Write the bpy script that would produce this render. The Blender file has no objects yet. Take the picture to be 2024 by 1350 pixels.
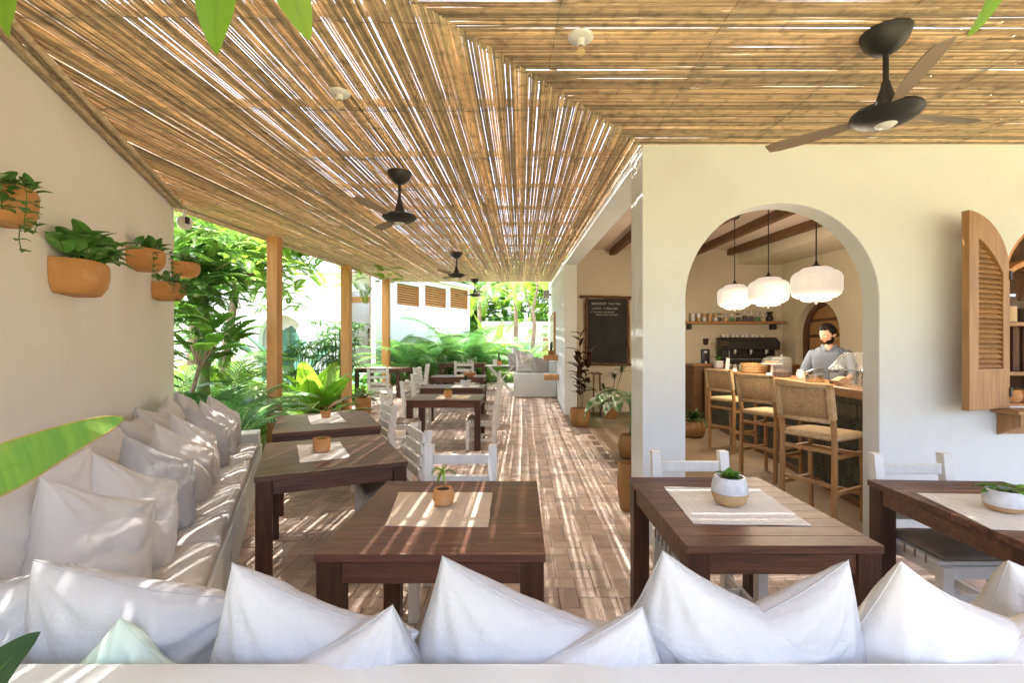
import bpy, bmesh, math, random
import numpy as np
from mathutils import Vector, Matrix, noise
from mathutils.geometry import tessellate_polygon

sc = bpy.context.scene
col = sc.collection
R = math.radians
RN = random.Random(11)

# ------------------------------------------------------------------ camera, light, exposure
cd = bpy.data.cameras.new('camera'); cam = bpy.data.objects.new('camera', cd); col.objects.link(cam)
cam.location = (0, 0, 1.5); cam.rotation_euler = (R(90), 0, 0)
cd.sensor_fit = 'HORIZONTAL'; cd.sensor_width = 36; cd.lens = 900 / 2024 * 36
cd.shift_x = -18 / 2024; cd.shift_y = 15 / 2024
cd.clip_start = .05; cd.clip_end = 1000
sc.camera = cam

SUN = Vector((-.21, .03, 1)).normalized()
w = bpy.data.worlds.new('World'); sc.world = w; w.use_nodes = True
nt = w.node_tree; nt.nodes.clear()
sky = nt.nodes.new('ShaderNodeTexSky'); sky.sky_type = 'NISHITA'; sky.sun_disc = False
sky.sun_elevation = math.asin(SUN.z); sky.sun_rotation = math.atan2(SUN.x, SUN.y) % (2 * math.pi)
sky.air_density = .8; sky.dust_density = 6.5; sky.ozone_density = 1.0
bg = nt.nodes.new('ShaderNodeBackground'); bg.inputs[1].default_value = .15
wo = nt.nodes.new('ShaderNodeOutputWorld')
nt.links.new(sky.outputs[0], bg.inputs[0]); nt.links.new(bg.outputs[0], wo.inputs[0])
sd = bpy.data.lights.new('sun', 'SUN'); sd.energy = 3.0; sd.angle = R(.55); sd.color = (1, .96, .90)
so = bpy.data.objects.new('sun', sd); col.objects.link(so); so.location = (-10, -4, 25)
so.rotation_mode = 'QUATERNION'; so.rotation_quaternion = SUN.to_track_quat('Z', 'Y')
vs = sc.view_settings
vs.view_transform = 'Standard'; vs.look = 'None'; vs.exposure = 3.28; vs.gamma = 1; vs.use_curve_mapping = False
sc.render.engine = 'CYCLES'
cy = sc.cycles
cy.max_bounces = 10; cy.diffuse_bounces = 6; cy.glossy_bounces = 3; cy.transmission_bounces = 6
cy.transparent_max_bounces = 8; cy.caustics_reflective = False; cy.caustics_refractive = False
cy.sample_clamp_indirect = 6; cy.use_denoising = True
try: cy.denoiser = 'OPENIMAGEDENOISE'
except Exception: pass

# ------------------------------------------------------------------ measuring helpers (real metres)
F, CX, CY, H = 900., 1030., 690., 1.5
def fz(y): return 0. if y < 8 else .055 * (min(y, 20) - 8)          # the floor climbs gently after 8 m
def cz(y): return 2.895 + .05 * y                                    # underside of the reed ceiling
def onz(px, py, z):                                                  # point of a level surface
    Y = F * (H - z) / (py - CY); return Vector(((px - CX) * Y / F, Y, z))
def ony(px, py, Y): return Vector(((px - CX) * Y / F, Y, H - (py - CY) * Y / F))

# ------------------------------------------------------------------ materials
def mat(name, c1, c2=None, scale=6, rough=.6, bump=0, bscale=40, stretch=(1, 1, 1), vary=0, spec=.4, trans=0,
        metal=0, detail=5, dist=0, emit=0, alpha=None, coat=0, tcol=None, hue=0, lo=.35, hi=.65, wear=None):
    m = bpy.data.materials.new(name); m.use_nodes = True
    n = m.node_tree; n.nodes.clear(); L = n.links.new
    out = n.nodes.new('ShaderNodeOutputMaterial'); b = n.nodes.new('ShaderNodeBsdfPrincipled')
    b.inputs['Roughness'].default_value = rough; b.inputs['Metallic'].default_value = metal
    b.inputs['Specular IOR Level'].default_value = spec; b.inputs['Coat Weight'].default_value = coat
    tc = n.nodes.new('ShaderNodeTexCoord'); mp = n.nodes.new('ShaderNodeMapping'); mp.inputs['Scale'].default_value = stretch
    L(tc.outputs['Object'], mp.inputs[0])
    at = n.nodes.new('ShaderNodeAttribute'); at.attribute_name = 'rnd'
    oi = n.nodes.new('ShaderNodeObjectInfo')
    ad = n.nodes.new('ShaderNodeMath'); ad.operation = 'ADD'; L(at.outputs['Fac'], ad.inputs[0]); L(oi.outputs['Random'], ad.inputs[1])
    fr = n.nodes.new('ShaderNodeMath'); fr.operation = 'FRACT'; L(ad.outputs[0], fr.inputs[0])
    w4 = n.nodes.new('ShaderNodeMath'); w4.operation = 'MULTIPLY'; w4.inputs[1].default_value = 37; L(fr.outputs[0], w4.inputs[0])
    c2 = c2 or tuple(x * .8 for x in c1)
    ns = n.nodes.new('ShaderNodeTexNoise'); ns.noise_dimensions = '4D'; ns.inputs['Scale'].default_value = scale
    ns.inputs['Detail'].default_value = detail; ns.inputs['Distortion'].default_value = dist
    L(mp.outputs[0], ns.inputs['Vector']); L(w4.outputs[0], ns.inputs['W'])
    mr = n.nodes.new('ShaderNodeMapRange'); mr.inputs[1].default_value = lo; mr.inputs[2].default_value = hi; L(ns.outputs['Fac'], mr.inputs[0])
    mx = n.nodes.new('ShaderNodeMix'); mx.data_type = 'RGBA'
    mx.inputs['A'].default_value = (*c1, 1); mx.inputs['B'].default_value = (*c2, 1); L(mr.outputs[0], mx.inputs['Factor'])
    colout = mx.outputs['Result']
    if wear:                                                        # stains: colour, scale, amount
        n2 = n.nodes.new('ShaderNodeTexNoise'); n2.inputs['Scale'].default_value = wear[1]; n2.inputs['Detail'].default_value = 7
        L(tc.outputs['Object'], n2.inputs['Vector'])
        m2 = n.nodes.new('ShaderNodeMapRange'); m2.inputs[1].default_value = .5; m2.inputs[2].default_value = .72
        m2.inputs[4].default_value = wear[2]; L(n2.outputs['Fac'], m2.inputs[0])
        x2 = n.nodes.new('ShaderNodeMix'); x2.data_type = 'RGBA'; L(m2.outputs[0], x2.inputs['Factor'])
        L(colout, x2.inputs['A']); x2.inputs['B'].default_value = (*wear[0], 1); colout = x2.outputs['Result']
    if vary or hue:
        hs = n.nodes.new('ShaderNodeHueSaturation')
        v = n.nodes.new('ShaderNodeMapRange'); v.inputs[3].default_value = 1 - vary; v.inputs[4].default_value = 1 + vary
        L(fr.outputs[0], v.inputs[0]); L(v.outputs[0], hs.inputs['Value'])
        if hue:
            f2 = n.nodes.new('ShaderNodeMath'); f2.operation = 'FRACT'; L(w4.outputs[0], f2.inputs[0])
            h2 = n.nodes.new('ShaderNodeMapRange'); h2.inputs[3].default_value = .5 - hue; h2.inputs[4].default_value = .5 + hue
            L(f2.outputs[0], h2.inputs[0]); L(h2.outputs[0], hs.inputs['Hue'])
        L(colout, hs.inputs['Color']); colout = hs.outputs[0]
    L(colout, b.inputs['Base Color'])
    if bump:
        nb = n.nodes.new('ShaderNodeTexNoise'); nb.inputs['Scale'].default_value = bscale; nb.inputs['Detail'].default_value = 6
        L(mp.outputs[0], nb.inputs['Vector'])
        bp = n.nodes.new('ShaderNodeBump'); bp.inputs['Strength'].default_value = bump; bp.inputs['Distance'].default_value = .01
        L(nb.outputs['Fac'], bp.inputs['Height']); L(bp.outputs[0], b.inputs['Normal'])
        rr = n.nodes.new('ShaderNodeMapRange'); rr.inputs[3].default_value = max(rough - .12, .02); rr.inputs[4].default_value = min(rough + .15, 1)
        L(nb.outputs['Fac'], rr.inputs[0]); L(rr.outputs[0], b.inputs['Roughness'])
    if emit:
        L(colout, b.inputs['Emission Color']); b.inputs['Emission Strength'].default_value = emit
    if alpha is not None:                                           # clear glass
        b.inputs['Alpha'].default_value = alpha
    sh = b.outputs[0]
    if trans:
        t = n.nodes.new('ShaderNodeBsdfTranslucent'); ms = n.nodes.new('ShaderNodeMixShader'); ms.inputs[0].default_value = trans
        if tcol:
            tm = n.nodes.new('ShaderNodeMix'); tm.data_type = 'RGBA'; tm.blend_type = 'MULTIPLY'; tm.inputs['Factor'].default_value = 1
            L(colout, tm.inputs['A']); tm.inputs['B'].default_value = (*tcol, 1); L(tm.outputs['Result'], t.inputs[0])
        else: L(colout, t.inputs[0])
        L(b.outputs[0], ms.inputs[1]); L(t.outputs[0], ms.inputs[2]); sh = ms.outputs[0]
    L(sh, out.inputs[0])
    return m

M = {}
M['plaster'] = mat('plaster_white', (.745, .785, .78), (.70, .735, .725), 1.3, .85, .4, 8, wear=((.60, .59, .55), 1.6, .35))
M['plaster_cream'] = mat('plaster_cream', (.82, .80, .76), (.78, .755, .71), .9, .85, .3, 6, wear=((.60, .53, .43), 1.0, .3))
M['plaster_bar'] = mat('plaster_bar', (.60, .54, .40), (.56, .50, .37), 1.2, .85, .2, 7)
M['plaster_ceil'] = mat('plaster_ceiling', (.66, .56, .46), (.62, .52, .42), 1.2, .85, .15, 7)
M['brick'] = mat('brick_clay', (.64, .51, .42), (.51, .40, .33), 9, .75, .7, 60, vary=.22, hue=.012, wear=((.50, .40, .31), 14, .5))
M['mortar'] = mat('mortar_sand', (.27, .20, .145), (.18, .13, .095), 12, .95, .5, 80)
M['concrete'] = mat('polished_concrete', (.30, .225, .155), (.25, .185, .125), 2.2, .42, .08, 20, wear=((.36, .29, .21), 1.5, .4))
M['reed'] = mat('dry_reed', (.66, .52, .35), (.43, .325, .205), 4.5, .6, .5, 40, vary=.42, hue=.008, trans=.14, tcol=(1, .88, .66), dist=.6, detail=3, lo=.3, hi=.7, wear=((.17, .11, .065), 16, .6))
M['twine'] = mat('dark_twine', (.17, .115, .065), None, 20, .9)
M['batten'] = mat('batten_wood', (.20, .12, .06), (.14, .08, .04), 6, .8)
M['darkwood'] = mat('dark_stained_wood', (.15, .066, .037), (.078, .034, .021), 3, .42, .25, 14, stretch=(1.2, 14, 14), vary=.22, spec=.45, hue=.01)
M['darkwood_leg'] = mat('dark_stained_wood_leg', (.085, .036, .02), (.05, .021, .013), 3, .45, .25, 14, stretch=(14, 14, 1.2), vary=.1)
M['orangewood'] = mat('oiled_orange_wood', (.58, .29, .10), (.46, .21, .07), 3, .5, .25, 12, stretch=(12, 12, .8), vary=.06, dist=.8)
M['teak'] = mat('teak', (.44, .245, .10), (.32, .165, .062), 3, .5, .22, 12, stretch=(12, 12, .9), vary=.12, dist=.5)
M['teak_x'] = mat('teak_slab', (.40, .21, .085), (.28, .135, .05), 3, .38, .15, 12, stretch=(9, .7, 9), vary=.08, dist=.7)
M['beam'] = mat('brown_beam_wood', (.17, .085, .035), (.10, .05, .02), 3, .6, .2, 12, stretch=(10, .8, 10), vary=.1)
M['white'] = mat('white_painted_wood', (.78, .77, .73), (.72, .71, .66), 5, .5, .12, 14, stretch=(6, 6, 1), vary=.04, wear=((.55, .50, .42), 9, .45))
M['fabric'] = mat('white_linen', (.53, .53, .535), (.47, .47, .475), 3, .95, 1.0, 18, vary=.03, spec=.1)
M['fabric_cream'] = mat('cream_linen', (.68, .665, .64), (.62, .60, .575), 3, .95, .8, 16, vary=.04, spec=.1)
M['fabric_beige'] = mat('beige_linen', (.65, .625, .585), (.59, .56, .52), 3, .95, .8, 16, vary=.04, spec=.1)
M['fabric_leaf_tint'] = mat('leaf_tinted_linen', (.52, .66, .54), (.62, .68, .62), 2, .95, .5, 9, spec=.1)  # green haze of a blurred near leaf, painted into the linen colour
M['fabric_grey'] = mat('grey_linen', (.40, .38, .36), (.36, .34, .32), 3, .95, .5, 9, spec=.1)
M['seatcloth'] = mat('beige_seat_cloth', (.66, .64, .605), (.60, .575, .54), 3, .95, .55, 22, vary=.03, spec=.1)
M['brownpad'] = mat('brown_seat_pad', (.31, .25, .20), (.24, .19, .15), 8, .9, .5, 25, vary=.1, spec=.15)
M['mat'] = mat('woven_placemat', (.82, .80, .75), (.72, .70, .64), 4, .95, .4, 60, stretch=(30, 3, 1), vary=.04, spec=.1)
M['terra'] = mat('terracotta', (.57, .28, .10), (.50, .235, .08), 5, .8, .4, 25, vary=.08, wear=((.64, .42, .26), 7, .6))
M['ochre'] = mat('ochre_glazed_clay', (.34, .185, .06), (.24, .12, .035), 4, .45, .2, 20, vary=.1, wear=((.16, .08, .03), 5, .5))
M['glaze'] = mat('speckled_white_glaze', (.70, .70, .70), (.55, .56, .58), 25, .35, .1, 30)
M['clay'] = mat('raw_sand_clay', (.52, .34, .18), (.46, .30, .15), 30, .8, .2, 60)
M['soil'] = mat('potting_soil', (.045, .028, .018), (.02, .013, .009), 30, .95, .8, 60)
M['ground'] = mat('garden_ground', (.10, .12, .04), (.30, .24, .16), 1.2, .95, .5, 8)
M['black'] = mat('matt_black_metal', (.018, .017, .017), (.028, .026, .025), 8, .45, .05, 40)
M['blade'] = mat('fan_blade_dark', (.30, .23, .16), (.26, .19, .13), 4, .5)
M['steel'] = mat('brushed_steel', (.60, .60, .60), (.5, .5, .5), 6, .25, .05, 40, metal=1)
M['plastic_white'] = mat('white_plastic', (.75, .75, .73), (.70, .70, .68), 4, .35)
M['bulbglass'] = mat('amber_bulb_glass', (.75, .55, .30), (.7, .5, .28), 4, .08, alpha=.35)
M['glass'] = mat('clear_glass', (.80, .85, .84), (.78, .83, .82), 4, .04, alpha=.07, spec=.5)
M['lamp'] = mat('lit_opal_glass', (.62, .55, .46), (.60, .54, .46), 3, .4, emit=.10)
M['weave'] = mat('woven_cord', (.66, .48, .27), (.50, .345, .18), 40, .85, .9, 120, vary=.05)
M['tile'] = mat('dark_green_tile', (.035, .042, .030), (.055, .058, .045), 6, .3, .1, 20, vary=.5)
M['grout'] = mat('dark_grout', (.02, .02, .018), None, 6, .9)
M['chalk'] = mat('blackboard', (.022, .021, .020), (.034, .033, .032), 3, .8)
M['chalkmark'] = mat('chalk_white', (.62, .62, .60), (.42, .42, .41), 40, .95)
M['rustic'] = mat('rustic_brown_wood', (.15, .08, .045), (.09, .045, .025), 4, .75, .4, 14, stretch=(6, 6, 1))
M['skin'] = mat('skin', (.48, .28, .19), (.43, .24, .16), 4, .55)
M['hair'] = mat('black_hair', (.010, .008, .007), (.016, .013, .011), 20, .8, .5, 60, spec=.08)
M['shirt'] = mat('grey_blue_shirt', (.13, .155, .20), (.11, .13, .17), 4, .9, .3, 15)
M['trouser'] = mat('dark_trousers', (.04, .04, .05), None, 4, .9)
M['bark'] = mat('pale_bark', (.30, .22, .15), (.18, .13, .09), 5, .9, .6, 12, stretch=(1, 1, 5))
M['palmstem'] = mat('green_palm_stem', (.16, .24, .07), (.24, .28, .10), 4, .5, .2, 9, stretch=(1, 1, 4))
M['cactus'] = mat('cactus_green', (.05, .06, .04), (.03, .04, .03), 20, .8)
M['print'] = mat('dark_art_print', (.02, .02, .02), (.40, .40, .38), 5, .6, lo=.45, hi=.55, dist=2)
M['coffee'] = mat('dark_jar_filling', (.07, .035, .018), (.04, .02, .012), 20, .8)
M['flour'] = mat('pale_grain_filling', (.62, .42, .22), (.55, .37, .19), 20, .9)
def leafm(name, c1, c2, t=.35, tc=(1.0, 1.15, .35), **k):
    k.setdefault('rough', .42); k.setdefault('vary', .25); k.setdefault('hue', .015)
    return mat(name, c1, c2, k.pop('scale', 4), trans=t, tcol=None, **k)
M['leaf_mid'] = leafm('leaf_mid_green', (.17, .34, .05), (.09, .21, .032), .42)
M['leaf_dark'] = leafm('leaf_dark_green', (.035, .095, .026), (.022, .06, .018), .22)
M['leaf_lime'] = leafm('leaf_lime', (.26, .42, .04), (.15, .30, .03), .5)
M['leaf_palm'] = leafm('leaf_palm_green', (.10, .24, .05), (.055, .15, .04), .4)
M['leaf_blue'] = leafm('leaf_blue_green', (.12, .27, .20), (.09, .22, .16), .35)
M['leaf_red'] = leafm('leaf_dark_red', (.10, .030, .014), (.16, .05, .02), .2)
M['leaf_burg'] = leafm('leaf_burgundy', (.028, .018, .014), (.045, .024, .016), .06, rough=.25)
M['leaf_bright'] = leafm('leaf_bright_yellow_green', (.24, .42, .03), (.16, .34, .025), .55)
M['leaf_vari'] = leafm('leaf_variegated', (.07, .19, .04), (.52, .56, .38), .3, scale=22, lo=.42, hi=.60)
M['leaf_pothos'] = leafm('leaf_pothos', (.12, .32, .06), (.50, .60, .30), .25, scale=14, lo=.52, hi=.68)
M['leaf_hoya'] = leafm('leaf_trailing_pale_edged', (.10, .25, .06), (.50, .54, .36), .2, scale=18, lo=.55, hi=.7)
M['petal'] = mat('orchid_petal', (.75, .58, .50), (.62, .34, .30), 12, .6, trans=.3)

# ------------------------------------------------------------------ mesh builder
class MB:
    def __init__(s): s.v = []; s.f = []; s.r = []; s.mi = []; s.cm = 0
    def add(s, vs, fs, r=None):
        b = len(s.v); s.v.extend([tuple(p) for p in vs]); s.f.extend([tuple(i + b for i in f) for f in fs])
        r = 0 if r is None else r
        s.r.extend([r] * len(fs)); s.mi.extend([s.cm] * len(fs)); return s
    def box(s, x0, x1, y0, y1, z0, z1, r=None):
        return s.add([(x0, y0, z0), (x1, y0, z0), (x1, y1, z0), (x0, y1, z0), (x0, y0, z1), (x1, y0, z1), (x1, y1, z1), (x0, y1, z1)],
                     [(0, 3, 2, 1), (4, 5, 6, 7), (0, 1, 5, 4), (1, 2, 6, 5), (2, 3, 7, 6), (3, 0, 4, 7)], r)
    def bar(s, a, b, w, h, up=(0, 0, 1), r=None):                    # rectangular bar from a to b
        a = Vector(a); b = Vector(b); d = (b - a).normalized(); u = Vector(up)
        x = d.cross(u)
        if x.length < 1e-4: x = d.cross(Vector((1, 0, 0)))
        x.normalize(); y = x.cross(d)
        vs = []
        for p in (a, b):
            for i, j in ((-1, -1), (1, -1), (1, 1), (-1, 1)): vs.append(p + x * (i * w / 2) + y * (j * h / 2))
        return s.add(vs, [(0, 1, 2, 3), (7, 6, 5, 4), (0, 4, 5, 1), (1, 5, 6, 2), (2, 6, 7, 3), (3, 7, 4, 0)], r)
    def tube(s, pts, rad, n=8, r=None, cap=True):
        pts = [Vector(p) for p in pts]
        if not hasattr(rad, '__len__'): rad = [rad] * len(pts)
        vs = []; fs = []; px = None
        for i, p in enumerate(pts):
            d = (pts[min(i + 1, len(pts) - 1)] - pts[max(i - 1, 0)]).normalized()
            if px is None:
                px = d.cross(Vector((0, 0, 1)))
                if px.length < .05: px = d.cross(Vector((1, 0, 0)))
            px = (px - d * px.dot(d)).normalized(); py = d.cross(px)
            for k in range(n):
                a = 2 * math.pi * k / n; vs.append(p + (px * math.cos(a) + py * math.sin(a)) * rad[i])
        for i in range(len(pts) - 1):
            for k in range(n): fs.append((i * n + k, i * n + (k + 1) % n, (i + 1) * n + (k + 1) % n, (i + 1) * n + k))
        if cap: fs.append(tuple(range(n - 1, -1, -1))); fs.append(tuple((len(pts) - 1) * n + k for k in range(n)))
        return s.add(vs, fs, r)
    def lathe(s, prof, n=20, c=(0, 0, 0), sx=1, sy=1, rib=0, nr=0, r=None, axis=None):
        vs = []; fs = []
        for (q, z) in prof:
            for k in range(n):
                a = 2 * math.pi * k / n; qq = q * (1 + rib * abs(math.sin(a * nr / 2)) if rib else 1)
                vs.append((c[0] + qq * math.cos(a) * sx, c[1] + qq * math.sin(a) * sy, c[2] + z))
        for i in range(len(prof) - 1):
            for k in range(n): fs.append((i * n + k, i * n + (k + 1) % n, (i + 1) * n + (k + 1) % n, (i + 1) * n + k))
        if prof[0][0] > 1e-5: fs.append(tuple(range(n - 1, -1, -1)))
        if prof[-1][0] > 1e-5: fs.append(tuple((len(prof) - 1) * n + k for k in range(n)))
        return s.add(vs, fs, r)
    def prism(s, loops, y0, y1, r=None):                             # loops in (x, z), first the outline, then holes
        flat = [p for l in loops for p in l]; n = len(flat)
        tri = tessellate_polygon([[Vector((p[0], p[1], 0)) for p in l] for l in loops])
        vs = [(p[0], y0, p[1]) for p in flat] + [(p[0], y1, p[1]) for p in flat]
        fs = []
        for t in tri: fs.append(tuple(t)); fs.append(tuple(i + n for i in reversed(t)))
        o = 0
        for l in loops:
            for i in range(len(l)):
                a = o + i; b = o + (i + 1) % len(l); fs.append((a, b, b + n, a + n))
            o += len(l)
        return s.add(vs, fs, r)
    def mul(s, mtx, i0=0):
        for i in range(i0, len(s.v)): s.v[i] = tuple(mtx @ Vector(s.v[i]))
        return s
    def build(s, name, m, parent=None, bevel=0, smooth=None, loc=None, rz=0, seg=1, fix=False):
        me = bpy.data.meshes.new(name); me.from_pydata(s.v, [], s.f)
        ms = m if isinstance(m, (list, tuple)) else [m]
        for q in ms: me.materials.append(q)
        if len(ms) > 1: me.polygons.foreach_set('material_index', s.mi)
        if any(s.r): me.attributes.new('rnd', 'FLOAT', 'FACE').data.foreach_set('value', s.r)
        if bevel or fix:
            bm = bmesh.new(); bm.from_mesh(me)
            if fix: bmesh.ops.recalc_face_normals(bm, faces=bm.faces)
            if bevel:
                es = [e for e in bm.edges if len(e.link_faces) == 2 and e.calc_face_angle(0) > .6]
                bmesh.ops.bevel(bm, geom=es, offset=bevel, segments=seg, affect='EDGES', profile=.5, clamp_overlap=True)
            bm.to_mesh(me); bm.free()
        if smooth is not None:
            me.polygons.foreach_set('use_smooth', [True] * len(me.polygons))
            if smooth < 180: me.set_sharp_from_angle(angle=R(smooth))
        me.update()
        o = bpy.data.objects.new(name, me); col.objects.link(o)
        if parent: o.parent = parent
        if loc: o.location = loc
        if rz: o.rotation_euler = (0, 0, rz)
        return o
def tag(o, label=None, cat=None, group=None, kind=None):
    if label: o['label'] = label
    if cat: o['category'] = cat
    if group: o['group'] = group
    if kind: o['kind'] = kind
    return o
def thing(name, label, cat, loc=(0, 0, 0), rz=0, group=None, s=1):
    o = bpy.data.objects.new(name, None); col.objects.link(o); o.location = loc; o.rotation_euler = (0, 0, rz)
    o.empty_display_size = .1
    if s != 1: o.scale = (s, s, s)
    return tag(o, label, cat, group)
KIDS = {}
def kids(o):
    return [c for c in bpy.data.objects if c.parent == o]
def clone(o, loc=None, rz=None, label=None, group=None, s=None, tree=None, parent=None):
    c = o.copy(); col.objects.link(c); c.parent = parent
    if loc is not None: c.location = loc
    if rz is not None: c.rotation_euler = (0, 0, rz)
    if label: c['label'] = label
    if group: c['group'] = group
    if s is not None: c.scale = (s, s, s) if not hasattr(s, '__len__') else s
    for ch in kids(o): clone(ch, parent=c)
    return c
def piece(mesh_o, name, parent, loc=(0, 0, 0), rot=(0, 0, 0), s=(1, 1, 1), m=None):  # another object on the same mesh
    o = bpy.data.objects.new(name, mesh_o.data if hasattr(mesh_o, 'data') else mesh_o); col.objects.link(o)
    o.parent = parent; o.location = loc; o.rotation_euler = rot; o.scale = s
    return o
def struct(o): o['kind'] = 'structure'; return o
# ================================================================== ground and floors
mb = MB()
ys = [-60, 8, 20, 300]
for i in range(3):
    a, b = ys[i], ys[i + 1]
    mb.add([(-200, a, fz(a) - .03), (200, a, fz(a) - .03), (200, b, fz(b) - .03), (-200, b, fz(b) - .03)], [(0, 1, 2, 3)])
struct(mb.build('ground', M['ground']))
mb = MB()
for (x0, x1, a, b) in ((-4.3, 1.262, .2, 8), (-4.3, .925, 8, 15.2), (.925, 1.262, 8, 9.95), (1.262, 6, .2, 3.49)):
    mb.add([(x0, a, fz(a) - .012), (x1, a, fz(a) - .012), (x1, b, fz(b) - .012), (x0, b, fz(b) - .012)], [(0, 1, 2, 3)])
mb.box(-4.3, -4.28, .2, 8, -.05, -.013)
paving = struct(mb.build('brick_paving', M['mortar']))
mb = MB(); mb.box(1.262, 6.2, 3.66, 10.3, -.02, .004)
struct(mb.build('concrete_floor', M['concrete']))
# garden path behind, pale gravel in the sun
mb = MB(); mb.add([(-9.5, 7, fz(7) - .02), (-4.6, 7, fz(7) - .02), (-4.6, 14.8, fz(14.8) - .02), (-9.5, 14.8, fz(14.8) - .02)], [(0, 1, 2, 3)])
GP = mat('pale_gravel', (.62, .58, .50), (.45, .41, .34), 30, .95, .5, 60)
struct(mb.build('garden_path', GP))

# herringbone bricks, each with its own height and turn
W_ = .1145
def in_floor(x, y):
    return (-4.25 < x < 1.2 and .75 < y < 8) or (-4.25 < x < .9 and 8 <= y < 15.1) or (1.2 <= x < 5.2 and .75 < y < 3.42)
bk = []
for a in range(-40, 50):
    for b in range(4, 135):
        k = (a - b) % 4
        if k == 0: cx_, cy_, ln, vert = (a + 1) * W_, (b + .5) * W_, 2, 0
        elif k == 3: cx_, cy_, ln, vert = (a + .5) * W_, (b + 1) * W_, 2, 1
        else: continue
        if in_floor(cx_, cy_): bk.append((cx_, cy_, vert))
def seenkey(t):
    x, y, v = t
    if y < 2.15: return 99 + y
    px = CX + F * x / y
    if not 440 < px < 1250 and not (y < 3.4 and px < 1950): return 60 + y
    if -.76 < x < .1 and 1.6 < y < 2.0: return 50
    if px < 1000 and y < 4.6 and x < -.75 - 0.0 and False: return 40
    return y - (.8 if x > .05 else 0)
bk.sort(key=seenkey)
protos = []
for v in range(4):
    m_ = MB(); h = .022; c = .004; L2, W2 = W_ - .003, W_ / 2 - .0028
    rr = random.Random(v); j = lambda: rr.uniform(-.0012, .0012)
    lo = [(-L2, -W2), (L2, -W2), (L2, W2), (-L2, W2)]
    vs_ = [(x + j(), y + j(), -h) for x, y in lo] + [(x + j(), y + j(), -c) for x, y in lo] + [(x * (1 - c / L2) + j(), y * (1 - c / W2) + j(), j()) for x, y in lo]
    m_.add(vs_, [(0, 1, 5, 4), (1, 2, 6, 5), (2, 3, 7, 6), (3, 0, 4, 7), (4, 5, 9, 8), (5, 6, 10, 9), (6, 7, 11, 10), (7, 4, 8, 11), (8, 9, 10, 11)])
    protos.append(m_)
pm_ = []
rest = MB()
for i, (x, y, v) in enumerate(bk):
    z = fz(y) + RN.uniform(-.0015, .0015); t = RN.uniform(-.012, .012) + (math.pi / 2 if v else 0)
    tx = RN.uniform(-.006, .006); pr = i % 4
    tilt = math.atan(.055) if y > 8 else 0
    if i < 300:
        if len(pm_) <= pr:
            o = protos[pr].build('brick', M['brick'], paving); pm_.append(o)
        else: o = piece(pm_[pr], 'brick', paving)
        o.location = (x, y, z); o.rotation_euler = (tx + 0, tx, t)
    else:
        mt = Matrix.Translation((x, y, z)) @ Matrix.Rotation(tilt, 4, 'X') @ Matrix.Rotation(t, 4, 'Z') @ Matrix.Rotation(tx, 4, 'Y')
        i0 = len(rest.v); rest.add(protos[pr].v, protos[pr].f, RN.random()); rest.mul(mt, i0)
tag(rest.build('farther_bricks', M['brick'], paving), kind='stuff')

# ================================================================== reed ceiling
def mitre_y(x): return 3.49 - (.93 - x) / .907
def mitre_x(y): return .93 - .907 * (3.49 - y)
def wall_y(x): return 2.15 + (-2.46 - x) / .4944
ROOF_END, ROOF_FRONT = 14.3, -.7
left = thing('reed_ceiling', 'split reed ceiling over the left wing, its reeds running away from the viewer', 'reed ceiling', (0, 0, cz(4)))
right = thing('reed_ceiling', 'denser reed ceiling over the front right, its reeds running crosswise', 'reed ceiling', (1.5, 1.5, cz(1.5)))
def ploc(o): o.matrix_parent_inverse = Matrix.Identity(4)
def reed(mb, a, b, rad, axis, seg=.42):                              # one long stalk with knots and a slight waver
    a = Vector(a); b = Vector(b); L = (b - a).length; n = max(2, int(L / seg)); pts = []; rs = []
    ph = RN.uniform(0, 6); am = RN.uniform(.0003, .0012)
    for i in range(n + 1):
        t = i / n; p = a.lerp(b, t); o_ = am * math.sin(ph + t * L * 1.7) + RN.uniform(-.0005, .0005)
        if axis == 'y': p.x += o_; p.z += RN.uniform(-.0012, .0012)
        else: p.y += o_; p.z += RN.uniform(-.002, .002)
        pts.append(p); rs.append(rad * RN.uniform(.93, 1.08))
    i0 = len(mb.v); mb.tube(pts, rs, 6, r=RN.random())
    for i in range(n + 1):                                           # split reeds: flat, not round
        for k in range(6):
            q = mb.v[i0 + i * 6 + k]; mb.v[i0 + i * 6 + k] = (q[0], q[1], pts[i].z - rs[i] * .55 + (q[2] - pts[i].z) * .50)
nl = nr_ = 0
stuffL, stuffR = MB(), MB()
x = -4.14
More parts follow.
